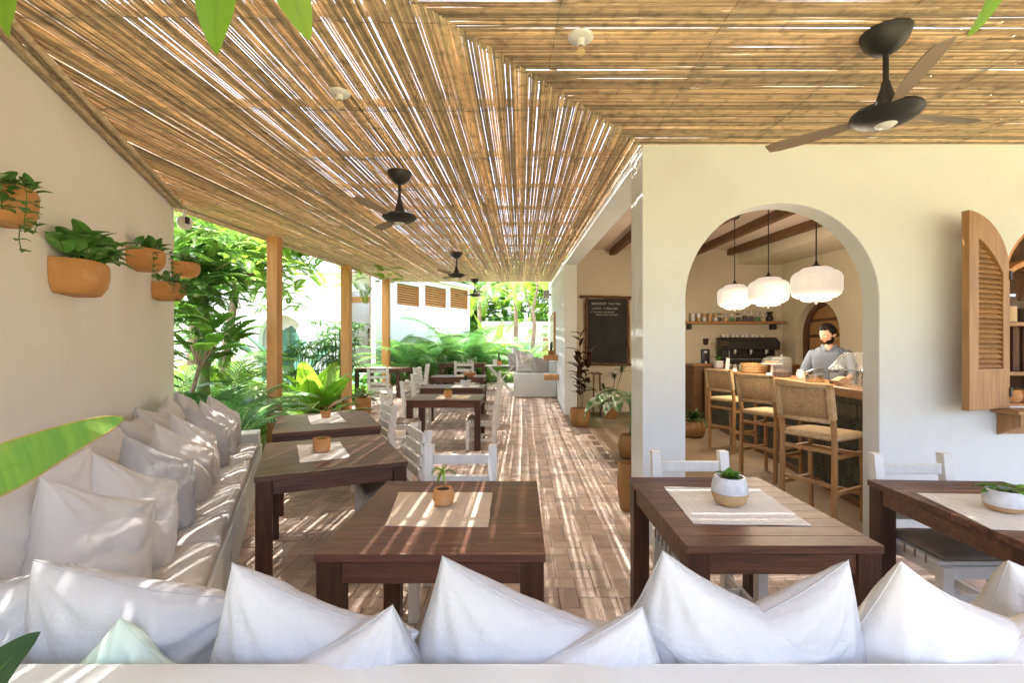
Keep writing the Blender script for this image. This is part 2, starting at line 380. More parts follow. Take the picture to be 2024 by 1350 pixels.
while x < .938:
    rad = RN.uniform(.0062, .0095)
    g = RN.random()
    loose = .5 + .5 * math.sin(x * 2.1 + 1.3)
    gap = -.001 if g < .57 else (RN.uniform(.0014, .0028) if g < .95 - .02 * loose else RN.uniform(.0036, .0062 + .003 * (x < -1.2)))
    y0 = max(ROOF_FRONT, mitre_y(x) - .02)
    if x < -2.46 + 0.0: y0 = max(y0, min(wall_y(x), 5.23) - .15)
    elif x < -1.0: y0 = max(y0, 2.15 - (x + 2.46) / .4944 - .15, ROOF_FRONT)
    L = ROOF_END - y0
    # a stalk is two or three lengths butted end to end
    cuts = [y0]
    while cuts[-1] < ROOF_END - 1.2: cuts.append(min(ROOF_END, cuts[-1] + RN.uniform(2.6, 4.4)))
    cuts[-1] = ROOF_END
    for i in range(len(cuts) - 1):
        a, b = cuts[i], cuts[i + 1] - RN.choice((.0, .003, .008))
        big = a < 3.2 and -2.6 < x and i == 0 and nl < 150
        tgt = MB() if big else stuffL
        dx = RN.uniform(-.0005, .0005)
        reed(tgt, (x + dx, a, cz(a) + rad), (x + dx + RN.uniform(-.0012, .0012), b, cz(b) + rad), rad, 'y')
        if big:
            nl += 1; o = tgt.build('reed', M['reed'], left, smooth=180); o.location = (0, 0, -cz(4))
    x += 1.80 * rad + gap
o = stuffL.build('farther_reeds', M['reed'], left, smooth=180); tag(o, kind='stuff'); o.location = (0, 0, -cz(4))
y = ROOF_FRONT
while y < 3.50:
    rad = RN.uniform(.0062, .0095)
    g = RN.random()
    gap = -.001 if g < .86 else (RN.uniform(.0010, .0026) if g < .975 else RN.uniform(.0026, .0040))
    x0 = mitre_x(y) - .03 + RN.uniform(-.02, .02); x0 = max(x0, -1.45 if y < 1 else -9)
    cuts = [x0]
    while cuts[-1] < 6.4 - 1.2: cuts.append(cuts[-1] + RN.uniform(2.2, 3.8))
    cuts[-1] = 6.4
    for i in range(len(cuts) - 1):
        a, b = cuts[i], cuts[i + 1] - RN.choice((.0, .003, .008))
        big = y > 1.6 and a < 3.2 and nr_ < 145
        tgt = MB() if big else stuffR
        reed(tgt, (a, y, cz(y) + rad + .001), (b, y + RN.uniform(-.001, .001), cz(y) + rad + .001), rad, 'x')
        if big:
            nr_ += 1; o = tgt.build('reed', M['reed'], right, smooth=180); o.location = (-1.5, -1.5, -cz(1.5))
    y += 1.80 * rad + gap
o = stuffR.build('farther_reeds', M['reed'], right, smooth=180); tag(o, kind='stuff'); o.location = (-1.5, -1.5, -cz(1.5))
# twine ties under, battens above
yy = .35
while yy < ROOF_END:
    mb = MB(); xl = max(-4.1, -2.46 - .4944 * (yy - 2.15) + .02) if yy < 5.4 else -4.1
    xr = min(.92, mitre_x(yy)) if yy < 3.5 else .92
    if xr - xl > .3:
        pts = []; n = int((xr - xl) / .05)
        for i in range(n + 1):
            xx = xl + (xr - xl) * i / n; pts.append((xx, yy + RN.uniform(-.006, .006) + .02 * math.sin(xx * 2 + yy), cz(yy) - (.0015 if i % 2 else -.004)))
        mb.tube(pts, .0015, 4); o = mb.build('binding_twine', M['twine'], left); o.location = (0, 0, -cz(4))
        mb = MB(); mb.box(xl, xr, yy - .02, yy + .02, cz(yy) + .027, cz(yy) + .06)
        o = mb.build('batten', M['batten'], left); o.location = (0, 0, -cz(4))
    yy += .86
xx = -.6
while xx < 6.3:
    mb = MB(); y1 = min(3.46, mitre_y(xx) if xx < .93 else 3.46) if xx > .93 else 3.46
    ya = ROOF_FRONT; yb = 3.46 if xx > .9 else 9
    # this wing lies in front of the mitre line: y from the line's near side
    yb = min(3.46, mitre_y(xx)) if xx < .93 else 3.46
    if xx < .93: ya, yb = ROOF_FRONT, mitre_y(xx) - .05
    if yb - ya > .3:
        pts = []; n = int((yb - ya) / .05)
        for i in range(n + 1):
            v = ya + (yb - ya) * i / n; pts.append((xx + RN.uniform(-.006, .006) + .03 * math.sin(v * 1.7 + xx), v, cz(v) - (.0015 if i % 2 else -.004)))
        mb.tube(pts, .0015, 4); o = mb.build('binding_twine', M['twine'], right); o.location = (-1.5, -1.5, -cz(1.5))
        mb = MB(); mb.bar((xx, ya, cz(ya) + .045), (xx, yb, cz(yb) + .045), .04, .033)
        o = mb.build('batten', M['batten'], right); o.location = (-1.5, -1.5, -cz(1.5))
    xx += .78
# bundles of reeds that finish the edges
def edge(a, b, n, name='edge_reed', par=left, off=(0, 0, -cz(4)), side=(1, 0, 0), spread=.034, rad=.017):
    for i in range(n):
        mb = MB(); s_ = Vector(side) * (spread * i); A = Vector(a) + s_; B = Vector(b) + s_
        A.z -= .012 * (i % 2); B.z -= .012 * (i % 2)
        k = 24; mb.tube([A.lerp(B, j / k) + Vector((0, 0, RN.uniform(-.002, .002))) for j in range(k + 1)], [rad * RN.uniform(.9, 1.1) for j in range(k + 1)], 7, r=RN.random())
        o = mb.build(name, M['reed'], par, smooth=180); o.location = off
Wn = Vector((.8962, .4437, 0))
a = Vector((-2.46, 2.15, 0)) + Vector((.4437, -.8962, 0)) * 2.6; b = Vector((-3.98, 5.23, 0))
a.z = cz(a.y) - .022; b.z = cz(b.y) - .022
edge(a + Wn * .018, b + Wn * .018, 4, side=Wn)
edge((-3.99, 5.2, cz(5.2) - .022), (-3.99, ROOF_END, cz(ROOF_END) - .022), 3, side=(-1, 0, 0))
mb = MB(); mb.bar((-4.02, 5.25, cz(5.25) + .09), (-4.02, ROOF_END, cz(ROOF_END) + .09), .10, .14)
o = mb.build('edge_beam', M['orangewood'], left); o.location = (0, 0, -cz(4))
mb = MB(); mb.box(-4.1, .93, ROOF_END - .02, ROOF_END + .04, cz(ROOF_END) + .02, cz(ROOF_END) + .12)
o = mb.build('end_beam', M['orangewood'], left); o.location = (0, 0, -cz(4))

# ================================================================== left wall and timber posts
A0 = Vector((-1.665, 2.54, 0)); RZ = math.atan2(.8962, -.4437); TW = .8855
def LW(s, t, z=0): return Vector((A0.x - .4437 * s - .8962 * t, A0.y + .8962 * s - .4437 * t, z))
lw = thing('garden_wall', 'tall cream plaster wall at the left with hanging clay pots', 'wall', A0, RZ)
mb = MB()
pr = []
s0, s1 = -3.0, 3.43
for i in range(13):
    s = s0 + (s1 - s0) * i / 12; pr.append((s, cz(LW(s, TW).y) + .02))
vs_ = []
for (s, z) in pr: vs_ += [(s, TW, -.03), (s, TW, z), (s, TW + .24, z), (s, TW + .24, -.03)]
fs_ = []
for i in range(12):
    for k in range(4): fs_.append((i * 4 + k, i * 4 + (k + 1) % 4, i * 4 + 4 + (k + 1) % 4, i * 4 + 4 + k))
fs_ += [(0, 1, 2, 3), (51, 50, 49, 48)]
mb.add(vs_, fs_); mb.build('wall_face', M['plaster_cream'], lw, fix=True)
for (px, yv, dx, sz, lab) in ((-3.86, 7.13, 0, .165, 'square timber post nearest the cushioned corner bench, tallest in the picture'),
                          (-3.97, 10.35, 0, .19, 'middle timber post beside the potted caladium'),
                          (-4.0, 13.5, 0, .2, 'farthest timber post in front of the pale framed picture')):
    b_ = MB(); h = sz / 2; b_.box(-h, h, -h, h, -.03, cz(yv) - fz(yv) + .02)
    p = b_.build('timber_post', M['orangewood'], bevel=.006, loc=(px, yv, fz(yv)), smooth=30)
    tag(p, lab, 'post', 'timber posts along the garden side')

# ================================================================== white building with the bar
bl = thing('cafe_building', 'white plastered bar building with a round arch, side opening and window', 'building', (.93, 3.49, 0))
BO = Vector((.93, 3.49, 0))
def bpart(mb, name, m, **k):
    o = mb.build(name, m, bl, **k); o.location = -BO; return o
def arc(xc, zc, r, a0, a1, n): return [(xc + r * math.cos(R(a0 + (a1 - a0) * i / n)), zc + r * math.sin(R(a0 + (a1 - a0) * i / n))) for i in range(n + 1)]
zt = cz(3.49) + .015
mb = MB()
out = [(.93, -.03), (1.26, -.03)] + arc(2.0025, 1.88, .7425, 180, 0, 36) + [(2.745, -.03), (6.2, -.03), (6.2, zt), (.93, zt)]
win = [(3.70, 1.06), (4.80, 1.06)] + arc(4.25, 2.0, .55, 0, 180, 28)
mb.prism([out, list(reversed(win))], 3.49, 3.665)
bpart(mb, 'front_wall', M['plaster'], fix=True, bevel=.006, smooth=35)
mb = MB(); mb.box(.932, 1.258, 3.668, 3.86, -.03, cz(3.7)); bpart(mb, 'pier', M['plaster'], bevel=.012, smooth=35, seg=2)
mb = MB()                                                           # shallow lintel that follows the ceiling
vs_ = []
for v in (3.862, 9.778): vs_ += [(.93, v, cz(v) - .075), (1.2, v, cz(v) - .075), (1.2, v, cz(v) + .02), (.93, v, cz(v) + .02)]
mb.add(vs_, [(0, 3, 2, 1), (4, 5, 6, 7), (0, 1, 5, 4), (1, 2, 6, 5), (2, 3, 7, 6), (3, 0, 4, 7)])
bpart(mb, 'lintel', M['plaster'])
mb = MB(); mb.box(.932, 1.2, 9.78, 10.2, -.03, cz(9.78)); bpart(mb, 'pier', M['plaster'], bevel=.01, smooth=35)
mb = MB()
vs_ = []
for v in (10.202, 15.2): vs_ += [(.93, v, -.03), (1.2, v, -.03), (1.2, v, cz(v) + .02), (.93, v, cz(v) + .02)]
mb.add(vs_, [(0, 3, 2, 1), (4, 5, 6, 7), (0, 1, 5, 4), (1, 2, 6, 5), (2, 3, 7, 6), (3, 0, 4, 7)])
bpart(mb, 'side_wall', M['plaster'])
def icz(y): return 3.3 + .042 * y
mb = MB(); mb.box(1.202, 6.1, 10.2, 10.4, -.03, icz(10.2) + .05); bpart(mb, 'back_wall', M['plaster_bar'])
mb = MB()                                                           # right side wall with its door arch, seen along
dr = [(8.36, -.03)] + arc(9.03, 1.78, .67, 180, 0, 24) + [(9.70, -.03)]
mb.prism([[(3.67, -.03)] + dr + [(10.2, -.03), (10.2, 3.75), (3.67, 3.5)]], 0, .26)
for i, p in enumerate(mb.v): mb.v[i] = (5.85 + p[1], p[0], p[2])
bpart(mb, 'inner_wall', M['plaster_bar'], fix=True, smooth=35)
mb = MB(); mb.prism([[(3.67, 3.14), (10.195, 3.40), (10.195, 3.75), (3.67, 3.5)]], 0, 1.0)
for i, p in enumerate(mb.v): mb.v[i] = (4.84 + p[1], p[0], p[2])
bpart(mb, 'bulkhead', M['plaster_bar'], fix=True)
mb = MB(); ys_ = (3.668, 10.198)
mb.add([(.94, ys_[0], icz(ys_[0])), (6.1, ys_[0], icz(ys_[0])), (6.1, ys_[1], icz(ys_[1])), (.94, ys_[1], icz(ys_[1])),
        (.94, ys_[0], icz(ys_[0]) + .1), (6.1, ys_[0], icz(ys_[0]) + .1), (6.1, ys_[1], icz(ys_[1]) + .1), (.94, ys_[1], icz(ys_[1]) + .1)],
       [(0, 3, 2, 1), (4, 5, 6, 7), (0, 1, 5, 4), (1, 2, 6, 5), (2, 3, 7, 6), (3, 0, 4, 7)])
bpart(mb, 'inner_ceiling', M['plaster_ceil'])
mb = MB(); mb.prism([[(3.4, 3.0), (10.3, 3.35), (10.3, 3.9), (3.4, 3.6)]], 0, .1)      # parapet closing ceiling gap over the lintel
for i, p in enumerate(mb.v): mb.v[i] = (1.09 + p[1], p[0], max(p[2], cz(p[0]) + .022) if p[2] < 3.4 else p[2])
bpart(mb, 'parapet', M['plaster'], fix=True)
mb = MB(); mb.box(.94, 6.4, 3.49, 3.66, zt + .03, 3.62); bpart(mb, 'upper_wall', M['plaster'])
for (xa, xb) in ((2.03, 2.03), (3.13, 3.13), (3.86, 3.86), (4.95, 4.64)):
    mb = MB(); yb = 10.12; mb.bar((xa, 3.7, icz(3.7) - .07), (xb, yb, icz(yb) - .07), .12, .138)
    bpart(mb, 'ceiling_beam', M['beam'], bevel=.004)
# door leaf in the arch
mb = MB(); mb.box(6.12, 6.16, 8.2, 9.9, 0, 2.6); bpart(mb, 'inner_door', M['beam'])
for i in range(7):
    mb = MB(); z = .2 + i * .32; mb.box(6.09, 6.12, 8.45, 9.62, z, z + .26)
    bpart(mb, 'door_panel', M['teak'], bevel=.006)
mb = MB(); mb.prism([[(8.36, 0)] + arc(9.03, 1.78, .67, 180, 0, 20) + [(9.70, 0), (9.62, 0)] + arc(9.03, 1.78, .59, 0, 180, 20) + [(8.44, 0)]], 0, .07)
for i, p in enumerate(mb.v): mb.v[i] = (6.0 + p[1], p[0], p[2])
bpart(mb, 'door_frame', M['rustic'], fix=True)

# ================================================================== corner bench (two plastered benches with loose seat cushions)
be = thing('corner_bench', 'low white plastered bench built along the left wall', 'bench', A0, RZ)
mb = MB(); mb.box(-1.12, 3.38, .003, TW - .004, -.02, .352); mb.build('bench_base', M['plaster'], be, bevel=.012, seg=2, smooth=35)
mb = MB(); mb.box(3.05, 3.38, .02, TW - .16, .354, .52); mb.build('end_block', M['plaster'], be, bevel=.012, seg=2, smooth=35)
mb = MB(); mb.box(-1.2, 3.3, TW - .15, TW - .006, .354, .74); mb.build('bench_back', M['plaster'], be, bevel=.015, seg=2, smooth=35)
for s in (-.5, .35, 1.25, 2.2):
    mb = MB(); mb.box(s, s + .05, -.004, .0, .16, .22); mb.build('vent_plate', M['plastic_white'], be)
fb = thing('front_bench', 'white plastered bench across the foreground, its flat back ledge nearest the viewer', 'bench', (1.5, 1.0, 0))
mb = MB(); mb.box(-3.4, 3.6, -.20, .025, -.02, .797); mb.build('bench_back', M['plaster'], fb, bevel=.014, seg=2, smooth=35)
mb = MB(); mb.box(-2.64, 3.6, .03, .50, -.02, .352); mb.build('bench_base', M['plaster'], fb, bevel=.012, seg=2, smooth=35)
# ================================================================== seat cushions
def cushion(lx, ly, h, seed, sag=.012):
    nx, ny = max(8, int(lx / .06)), max(8, int(ly / .06)); mb = MB(); vs_ = []
    def rnd_edge(u): return (1 - abs(u) ** 9) ** (1 / 3)
    top = []; bot = []
    for j in range(ny + 1):
        for i in range(nx + 1):
            u = math.sin((2 * i / nx - 1) * math.pi / 2 * .999) if True else 0; v = math.sin((2 * j / ny - 1) * math.pi / 2 * .999)
            e = rnd_edge(u) * rnd_edge(v)
            nz = noise.noise(Vector((u * lx * 2.2, v * ly * 2.2, seed))) * sag + noise.noise(Vector((u * lx * 9, v * ly * 9, seed + 5))) * .003
            top.append((u * lx / 2 * (1 - .012 * (1 - e)), v * ly / 2 * (1 - .02 * (1 - e)), h / 2 + e * h / 2 * (1 + .1 * (1 - u * u) * (1 - v * v)) + nz * e))
            bot.append((u * lx / 2 * .985, v * ly / 2 * .985, h * .28 * (1 - e)))
    n = nx + 1; vs_ = top + bot; o = len(top); fs_ = []
    for j in range(ny):
        for i in range(nx):
            a = j * n + i; fs_.append((a, a + 1, a + n + 1, a + n)); fs_.append((o + a, o + a + n, o + a + n + 1, o + a + 1))
    ring = [i for i in range(n)] + [j * n + nx for j in range(1, ny + 1)] + [ny * n + i for i in range(nx - 1, -1, -1)] + [j * n for j in range(ny - 1, 0, -1)]
    for k in range(len(ring)):
        a, b = ring[k], ring[(k + 1) % len(ring)]; fs_.append((a, o + a, o + b, b))
    mb.add(vs_, fs_); return mb
SC = [(-1.05, .03, 'beige seat cushion of the left bench nearest the viewer, half hidden under the pillows'),
      (.045, 1.235, 'second seat cushion from the viewer on the left bench, striped by sunlight'),
      (1.25, 3.0, 'farthest seat cushion on the left bench, towards the palms')]
for i, (a, b, lab) in enumerate(SC):
    o = cushion(b - a - .008, TW - .19, .105, i * 3.1).build('seat_cushion', M['seatcloth'], smooth=180, loc=LW((a + b) / 2, (TW - .15) / 2 - .012, .35), rz=RZ)
    tag(o, lab, 'seat cushion', 'seat cushions on the benches')
for i, (a, b, lab) in enumerate([(-1.0, .30, 'front bench seat cushion at the left, below the foreground pillows'), (.31, 1.75, 'front bench seat cushion at the middle right, below the foreground pillows'), (1.76, 3.3, 'front bench seat cushion at the far right of the foreground')]):
    o = cushion(b - a - .01, .46, .1, i * 2.7 + 9).build('seat_cushion', M['seatcloth'], smooth=180, loc=((a + b) / 2, 1.262, .35))
    tag(o, lab, 'seat cushion', 'seat cushions on the benches')

# ================================================================== pillows
def pillow_mesh(seed, s=.25, T=.105, k=.12, N=44):
    vs_ = []; n = N + 1
    for side in (1, -1):
        for j in range(n):
            for i in range(n):
                u = math.sin((2 * i / N - 1) * math.pi / 2); v = math.sin((2 * j / N - 1) * math.pi / 2)
                x = s * u * (1 - k * (1 - v * v) * (.6 + .4 * u * u)); z = s * v * (1 - k * (1 - u * u) * (.6 + .4 * v * v))
                e = max((1 - u * u) * (1 - v * v), 0)
                t = T * e ** .38 * (1 + .22 * (-v)) * (1 + .08 * math.sin(seed + u * 2))
                # folds that run out from the corners and a slump across the middle
                cx1 = max(abs(u), abs(v)); ang = math.atan2(v, u)
                fold = 0
                for cu, cv in ((-1, -1), (1, -1), (1, 1), (-1, 1)):            # gathers fan out of each corner
                    du, dv = u - cu, v - cv; dd = math.hypot(du, dv); an = math.atan2(dv, du)
                    fold += .011 * math.sin(an * 13 + seed * 3 + cu + side) * math.exp(-((dd - .45) / .38) ** 2) * e ** .35
                q1 = noise.noise(Vector((x * 6 + seed, z * 6, side * 2.))); q2 = noise.noise(Vector((x * 15 + z * 8, z * 13 + seed, side * 3.)))
                fold += .020 * q1 * e ** .25 + .012 * (.5 - abs(q2)) * e ** .3
                a1 = u * math.cos(seed) + v * math.sin(seed) + .25 * q1; cre = .016 * math.exp(-((a1 - .2 * math.sin(seed * 5)) / .07) ** 2) * e ** .6
                a2 = u * math.cos(seed * 2 + 1) + v * math.sin(seed * 2 + 1) + .3 * q1; cre += .010 * math.exp(-((a2 + .3) / .06) ** 2) * e ** .6
                vs_.append((x, side * (t + fold * .9 - cre), z + .02 * (u * u - .4) * (v > 0) * v))
    fs_ = []; o = n * n
    for j in range(N):
        for i in range(N):
            a = j * n + i; fs_.append((a, a + 1, a + n + 1, a + n)); fs_.append((o + a, o + a + n, o + a + n + 1, o + a + 1))
    mb = MB(); mb.add(vs_, fs_)
    me = bpy.data.meshes.new('pillow'); me.from_pydata(mb.v, [], mb.f)
    bm = bmesh.new(); bm.from_mesh(me); bmesh.ops.remove_doubles(bm, verts=bm.verts, dist=.0006)
    bmesh.ops.recalc_face_normals(bm, faces=bm.faces); bm.to_mesh(me); bm.free()
    me.polygons.foreach_set('use_smooth', [True] * len(me.polygons)); return me
PM = {}
SM = {}
def seam_mesh(s, k, m):
    mb = MB(); pts = []
    for a, b in (((-1, -1), (1, -1)), ((1, -1), (1, 1)), ((1, 1), (-1, 1)), ((-1, 1), (-1, -1))):
        for i in range(14):
            u = a[0] + (b[0] - a[0]) * i / 14; v = a[1] + (b[1] - a[1]) * i / 14
            pts.append((s * u * (1 - k * (1 - v * v) * (.6 + .4 * u * u)) * 1.006, 0, s * v * (1 - k * (1 - u * u) * (.6 + .4 * v * v)) * 1.006 + .02 * (u * u - .4) * (v > 0) * v))
    pts.append(pts[0]); mb.tube(pts, .0017, 5, cap=False)
    o = mb.build('seam', m, smooth=180); me = o.data; bpy.data.objects.remove(o); return me
def pillow(x, y, z, yaw, lean, roll, lab, grp, m='fabric', size=.5, seed=0, T=.115, k=.075, sx=1):
    key = (seed, m, T, k)
    if key not in PM:
        PM[key] = pillow_mesh(seed * 1.7 + .3, T=T, k=k); PM[key].materials.append(M[m]); SM[key] = seam_mesh(.25, k, M[m])
    o = bpy.data.objects.new('pillow', PM[key]); col.objects.link(o)
    o.matrix_world = Matrix.Translation((x, y, z)) @ Matrix.Rotation(R(yaw), 4, 'Z') @ Matrix.Rotation(R(lean), 4, 'X') @ Matrix.Rotation(R(roll), 4, 'Y') @ Matrix.Diagonal((size / .5 * sx, size / .5, size / .5, 1))
    e = bpy.data.objects.new('seam', SM[key]); col.objects.link(e); e.parent = o
    return tag(o, lab, 'pillow', grp)
GF = 'white linen pillows along the front bench'
# front row, leaning back on the ledge; x, y, z of the middle
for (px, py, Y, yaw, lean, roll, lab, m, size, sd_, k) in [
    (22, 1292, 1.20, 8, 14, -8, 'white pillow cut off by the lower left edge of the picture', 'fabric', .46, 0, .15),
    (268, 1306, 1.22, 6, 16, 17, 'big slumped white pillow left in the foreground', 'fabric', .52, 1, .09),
    (260, 1378, 1.10, -4, 10, 46, 'pillow corner tinted pale green by a blurred near leaf, poking up at the lower left', 'fabric_leaf_tint', .30, 2, .1),
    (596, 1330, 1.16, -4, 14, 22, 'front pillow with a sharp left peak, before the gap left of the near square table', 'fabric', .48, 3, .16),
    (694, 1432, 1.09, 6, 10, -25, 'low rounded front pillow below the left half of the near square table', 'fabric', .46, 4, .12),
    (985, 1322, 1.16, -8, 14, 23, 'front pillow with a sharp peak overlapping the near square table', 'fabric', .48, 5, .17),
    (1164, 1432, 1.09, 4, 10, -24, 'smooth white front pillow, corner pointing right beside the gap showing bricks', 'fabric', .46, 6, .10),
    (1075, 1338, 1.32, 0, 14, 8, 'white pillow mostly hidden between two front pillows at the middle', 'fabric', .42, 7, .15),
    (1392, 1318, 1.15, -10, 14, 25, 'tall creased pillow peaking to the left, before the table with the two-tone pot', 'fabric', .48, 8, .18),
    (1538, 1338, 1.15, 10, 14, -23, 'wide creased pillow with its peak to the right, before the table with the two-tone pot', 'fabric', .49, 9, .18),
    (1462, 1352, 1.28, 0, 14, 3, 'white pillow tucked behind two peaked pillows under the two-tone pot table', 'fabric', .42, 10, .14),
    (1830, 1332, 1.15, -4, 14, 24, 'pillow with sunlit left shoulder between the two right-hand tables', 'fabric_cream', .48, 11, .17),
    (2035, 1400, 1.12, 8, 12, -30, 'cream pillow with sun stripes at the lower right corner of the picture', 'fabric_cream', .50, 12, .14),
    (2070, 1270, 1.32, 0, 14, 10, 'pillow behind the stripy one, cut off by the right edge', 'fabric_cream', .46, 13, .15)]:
    p = ony(px, py, Y)
    pillow(p.x, p.y, p.z, yaw, lean, roll, lab, GF, m, size * .99, sd_, k=k * .45)
GL = 'linen pillows along the left bench'
# standing across the bench, one behind the other: s along the bench, t from its front edge
YB = math.degrees(RZ) - 90                                             # yaw that looks along the bench
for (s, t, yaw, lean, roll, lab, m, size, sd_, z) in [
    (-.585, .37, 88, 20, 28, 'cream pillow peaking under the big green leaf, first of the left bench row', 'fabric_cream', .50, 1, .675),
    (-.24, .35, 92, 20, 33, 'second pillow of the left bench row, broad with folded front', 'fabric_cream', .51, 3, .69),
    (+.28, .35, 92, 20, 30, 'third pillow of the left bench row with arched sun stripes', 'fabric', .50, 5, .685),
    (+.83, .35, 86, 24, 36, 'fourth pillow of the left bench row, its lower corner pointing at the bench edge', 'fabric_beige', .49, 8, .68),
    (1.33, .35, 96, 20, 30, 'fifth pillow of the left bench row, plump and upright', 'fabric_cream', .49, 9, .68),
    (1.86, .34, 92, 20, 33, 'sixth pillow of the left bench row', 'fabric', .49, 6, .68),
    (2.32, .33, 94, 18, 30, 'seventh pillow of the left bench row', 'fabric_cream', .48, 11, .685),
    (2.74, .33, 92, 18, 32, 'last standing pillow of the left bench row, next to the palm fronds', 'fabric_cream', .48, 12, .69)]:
    p = LW(s, t, z)
    pillow(p.x, p.y, p.z, yaw, -lean, roll, lab, GL, m, size, sd_)
for (s, t, yaw, lean, roll, lab, m, size, sd_, z) in [
    (-1.15, .62, 0, 16, 4, 'beige pillow against the left wall behind the green leaf blade', 'fabric_beige', .52, 2, .74),
    (-.62, .60, -8, 14, -3, 'shaded beige pillow against the bench back, lowest along the wall', 'fabric_beige', .54, 4, .74),
    (-.05, .62, 4, 16, 5, 'shaded beige pillow against the bench back beside the leaf tip', 'fabric_beige', .54, 7, .74),
    (.52, .63, -5, 15, -6, 'beige back pillow behind the third and fourth standing pillows', 'fabric_beige', .53, 10, .74),
    (1.10, .63, 3, 16, 6, 'beige back pillow with peaked corner under the small lit patch of wall', 'fabric_beige', .53, 13, .75),
    (1.62, .64, -2, 15, 10, 'beige back pillow near the far end of the garden wall', 'fabric_beige', .53, 0, .75),
    (2.15, .64, 3, 15, -8, 'back pillow at the far end of the bench against the shrubs', 'fabric_cream', .53, 2, .76),
    (2.62, .60, 3, 15, 12, 'last back pillow, peaked, at the far end of the bench', 'fabric_cream', .52, 3, .78)]:
    p = LW(s, t, z)
    pillow(p.x, p.y, p.z, math.degrees(RZ) + yaw, -lean, roll, lab, 'beige pillows against the bench back', m, size, sd_)
for (x, y, z, yaw, lean, roll, lab, m, size, sd_) in [
    (-1.93, 1.62, .655, 30, -34, 6, 'white pillow lying back in the corner of the two benches at the left edge', 'fabric_cream', .44, 5),
    (-2.00, 1.86, .76, 70, -14, -6, 'shaded pillow in the bench corner against the left wall', 'fabric_beige', .52, 9)]:
    pillow(x, y, z, yaw, lean, roll, lab, GL, m, size, sd_)

# ================================================================== tables
def table(cx, cyy, z0, w, d, rz, lab, hh=.75, n=None):
    t = thing('dining_table', lab, 'table', (cx, cyy, z0), rz, 'dark brown dining tables')
    n = n or max(6, round(d / .092)); pw = d / n; z = hh
    pm = None
    for i in range(n):
        if pm is None:
            mb = MB(); mb.box(-w / 2, w / 2, -pw / 2 + .0006, pw / 2 - .0006, -.032, 0); pm = mb.build('plank', M['darkwood'], t, bevel=.0016); o = pm
        else: o = piece(pm, 'plank', t)
        o.location = (0, -d / 2 + pw * (i + .5), z - RN.uniform(0, .0008))
    lg = .088; pm = None
    for sx in (-1, 1):
        for sy in (-1, 1):
            if pm is None:
                mb = MB(); mb.box(-lg / 2, lg / 2, -lg / 2, lg / 2, .0, z - .033); pm = mb.build('leg', M['darkwood_leg'], t, bevel=.003); o = pm
            else: o = piece(pm, 'leg', t)
            o.location = (sx * (w / 2 - lg / 2 - .006), sy * (d / 2 - lg / 2 - .006), .001)
    for sy in (-1, 1):
        mb = MB(); mb.box(-w / 2 + lg + .007, w / 2 - lg - .007, -.013, .013, z - .118, z - .0335); mb.build('apron', M['darkwood'], t, bevel=.002, loc=(0, sy * (d / 2 - .03), 0))
    for sx in (-1, 1):
        mb = MB(); mb.box(-.013, .013, -d / 2 + lg + .007, d / 2 - lg - .007, z - .118, z - .0335); mb.build('apron', M['darkwood'], t, bevel=.002, loc=(sx * (w / 2 - .03), 0, 0))
    return t
TB = [(-.335, 2.125, 0, .85, .92, 0, 'near square dining table with a straw-coloured placemat and leggy sprout in a clay pot'),
      (-1.395, 3.335, 0, .89, 1.09, 26, 'skewed dining table along the bench with a small round clay pot, second from the viewer'),
      (-2.05, 4.78, 0, .94, 1.20, 26, 'farthest dining table along the left bench, next to the garden'),
      (1.008, 2.20, 0, .755, .93, 0, 'dining table before the bar arch with the two-tone white and sand pot'),
      (2.335, 2.15, 0, .74, .90, -3, 'dining table at the right edge under the window, with a speckled white pot'),
      (-1.145, 7.13, fz(7.1), 1.10, .90, 0, 'first dining table of the far middle row, with a clay pot with light green sprig'),
      (-1.27, 8.72, fz(8.7), 1.15, .88, 0, 'second dining table of the far middle row, with a pale square planter'),
      (-1.42, 10.45, fz(10.4), 1.20, .88, 0, 'third dining table of the far middle row, with a shallow clay bowl'),
      (-1.75, 13.9, fz(13.9), 1.35, .95, 0, 'last dining table of the far middle row before the palms'),
      (-3.72, 12.4, fz(12.4), 1.25, .95, -8, 'dining table by the white porch beyond the middle post')]
for t in TB: table(t[0], t[1], t[2], t[3], t[4], R(t[5]), t[6])

def placemat(pts, z, lab, m='mat'):
    P = [Vector(p) for p in pts]; N = 14; mb = MB(); vs_ = []; sd_ = RN.random() * 9
    for j in range(N + 1):
        for i in range(N + 1):
            u, v = i / N, j / N; p = P[0].lerp(P[1], u).lerp(P[3].lerp(P[2], u), v)
            p = p + Vector((noise.noise(Vector((p.x * 9, p.y * 9, sd_))), noise.noise(Vector((p.y * 9, p.x * 9, sd_ + 3))), 0)) * .004
            vs_.append((p.x, p.y, z + .0028 + .0022 * noise.noise(Vector((p.x * 6, p.y * 6, sd_)))))
    n = N + 1
    c = sum((Vector(v) for v in vs_), Vector()) / len(vs_)
    fs_ = [(j * n + i, j * n + i + 1, j * n + i + n + 1, j * n + i + n) for j in range(N) for i in range(N)]
    k = len(vs_); vs2 = vs_ + [(x, y, zz - .0026) for x, y, zz in vs_]
    fs_ += [tuple(k + q for q in reversed(f)) for f in fs_]
    ring = list(range(n)) + [j * n + N for j in range(1, n)] + [N * n + i for i in range(N - 1, -1, -1)] + [j * n for j in range(N - 1, 0, -1)]
    fs_ += [(ring[q], k + ring[q], k + ring[(q + 1) % len(ring)], ring[(q + 1) % len(ring)]) for q in range(len(ring))]
    mb.add([Vector(v) - c for v in vs2], fs_)
    o = mb.build('placemat', M[m], smooth=40, loc=c, fix=True)
    return tag(o, lab, 'placemat', 'woven placemats on the tables')
ZT = .75
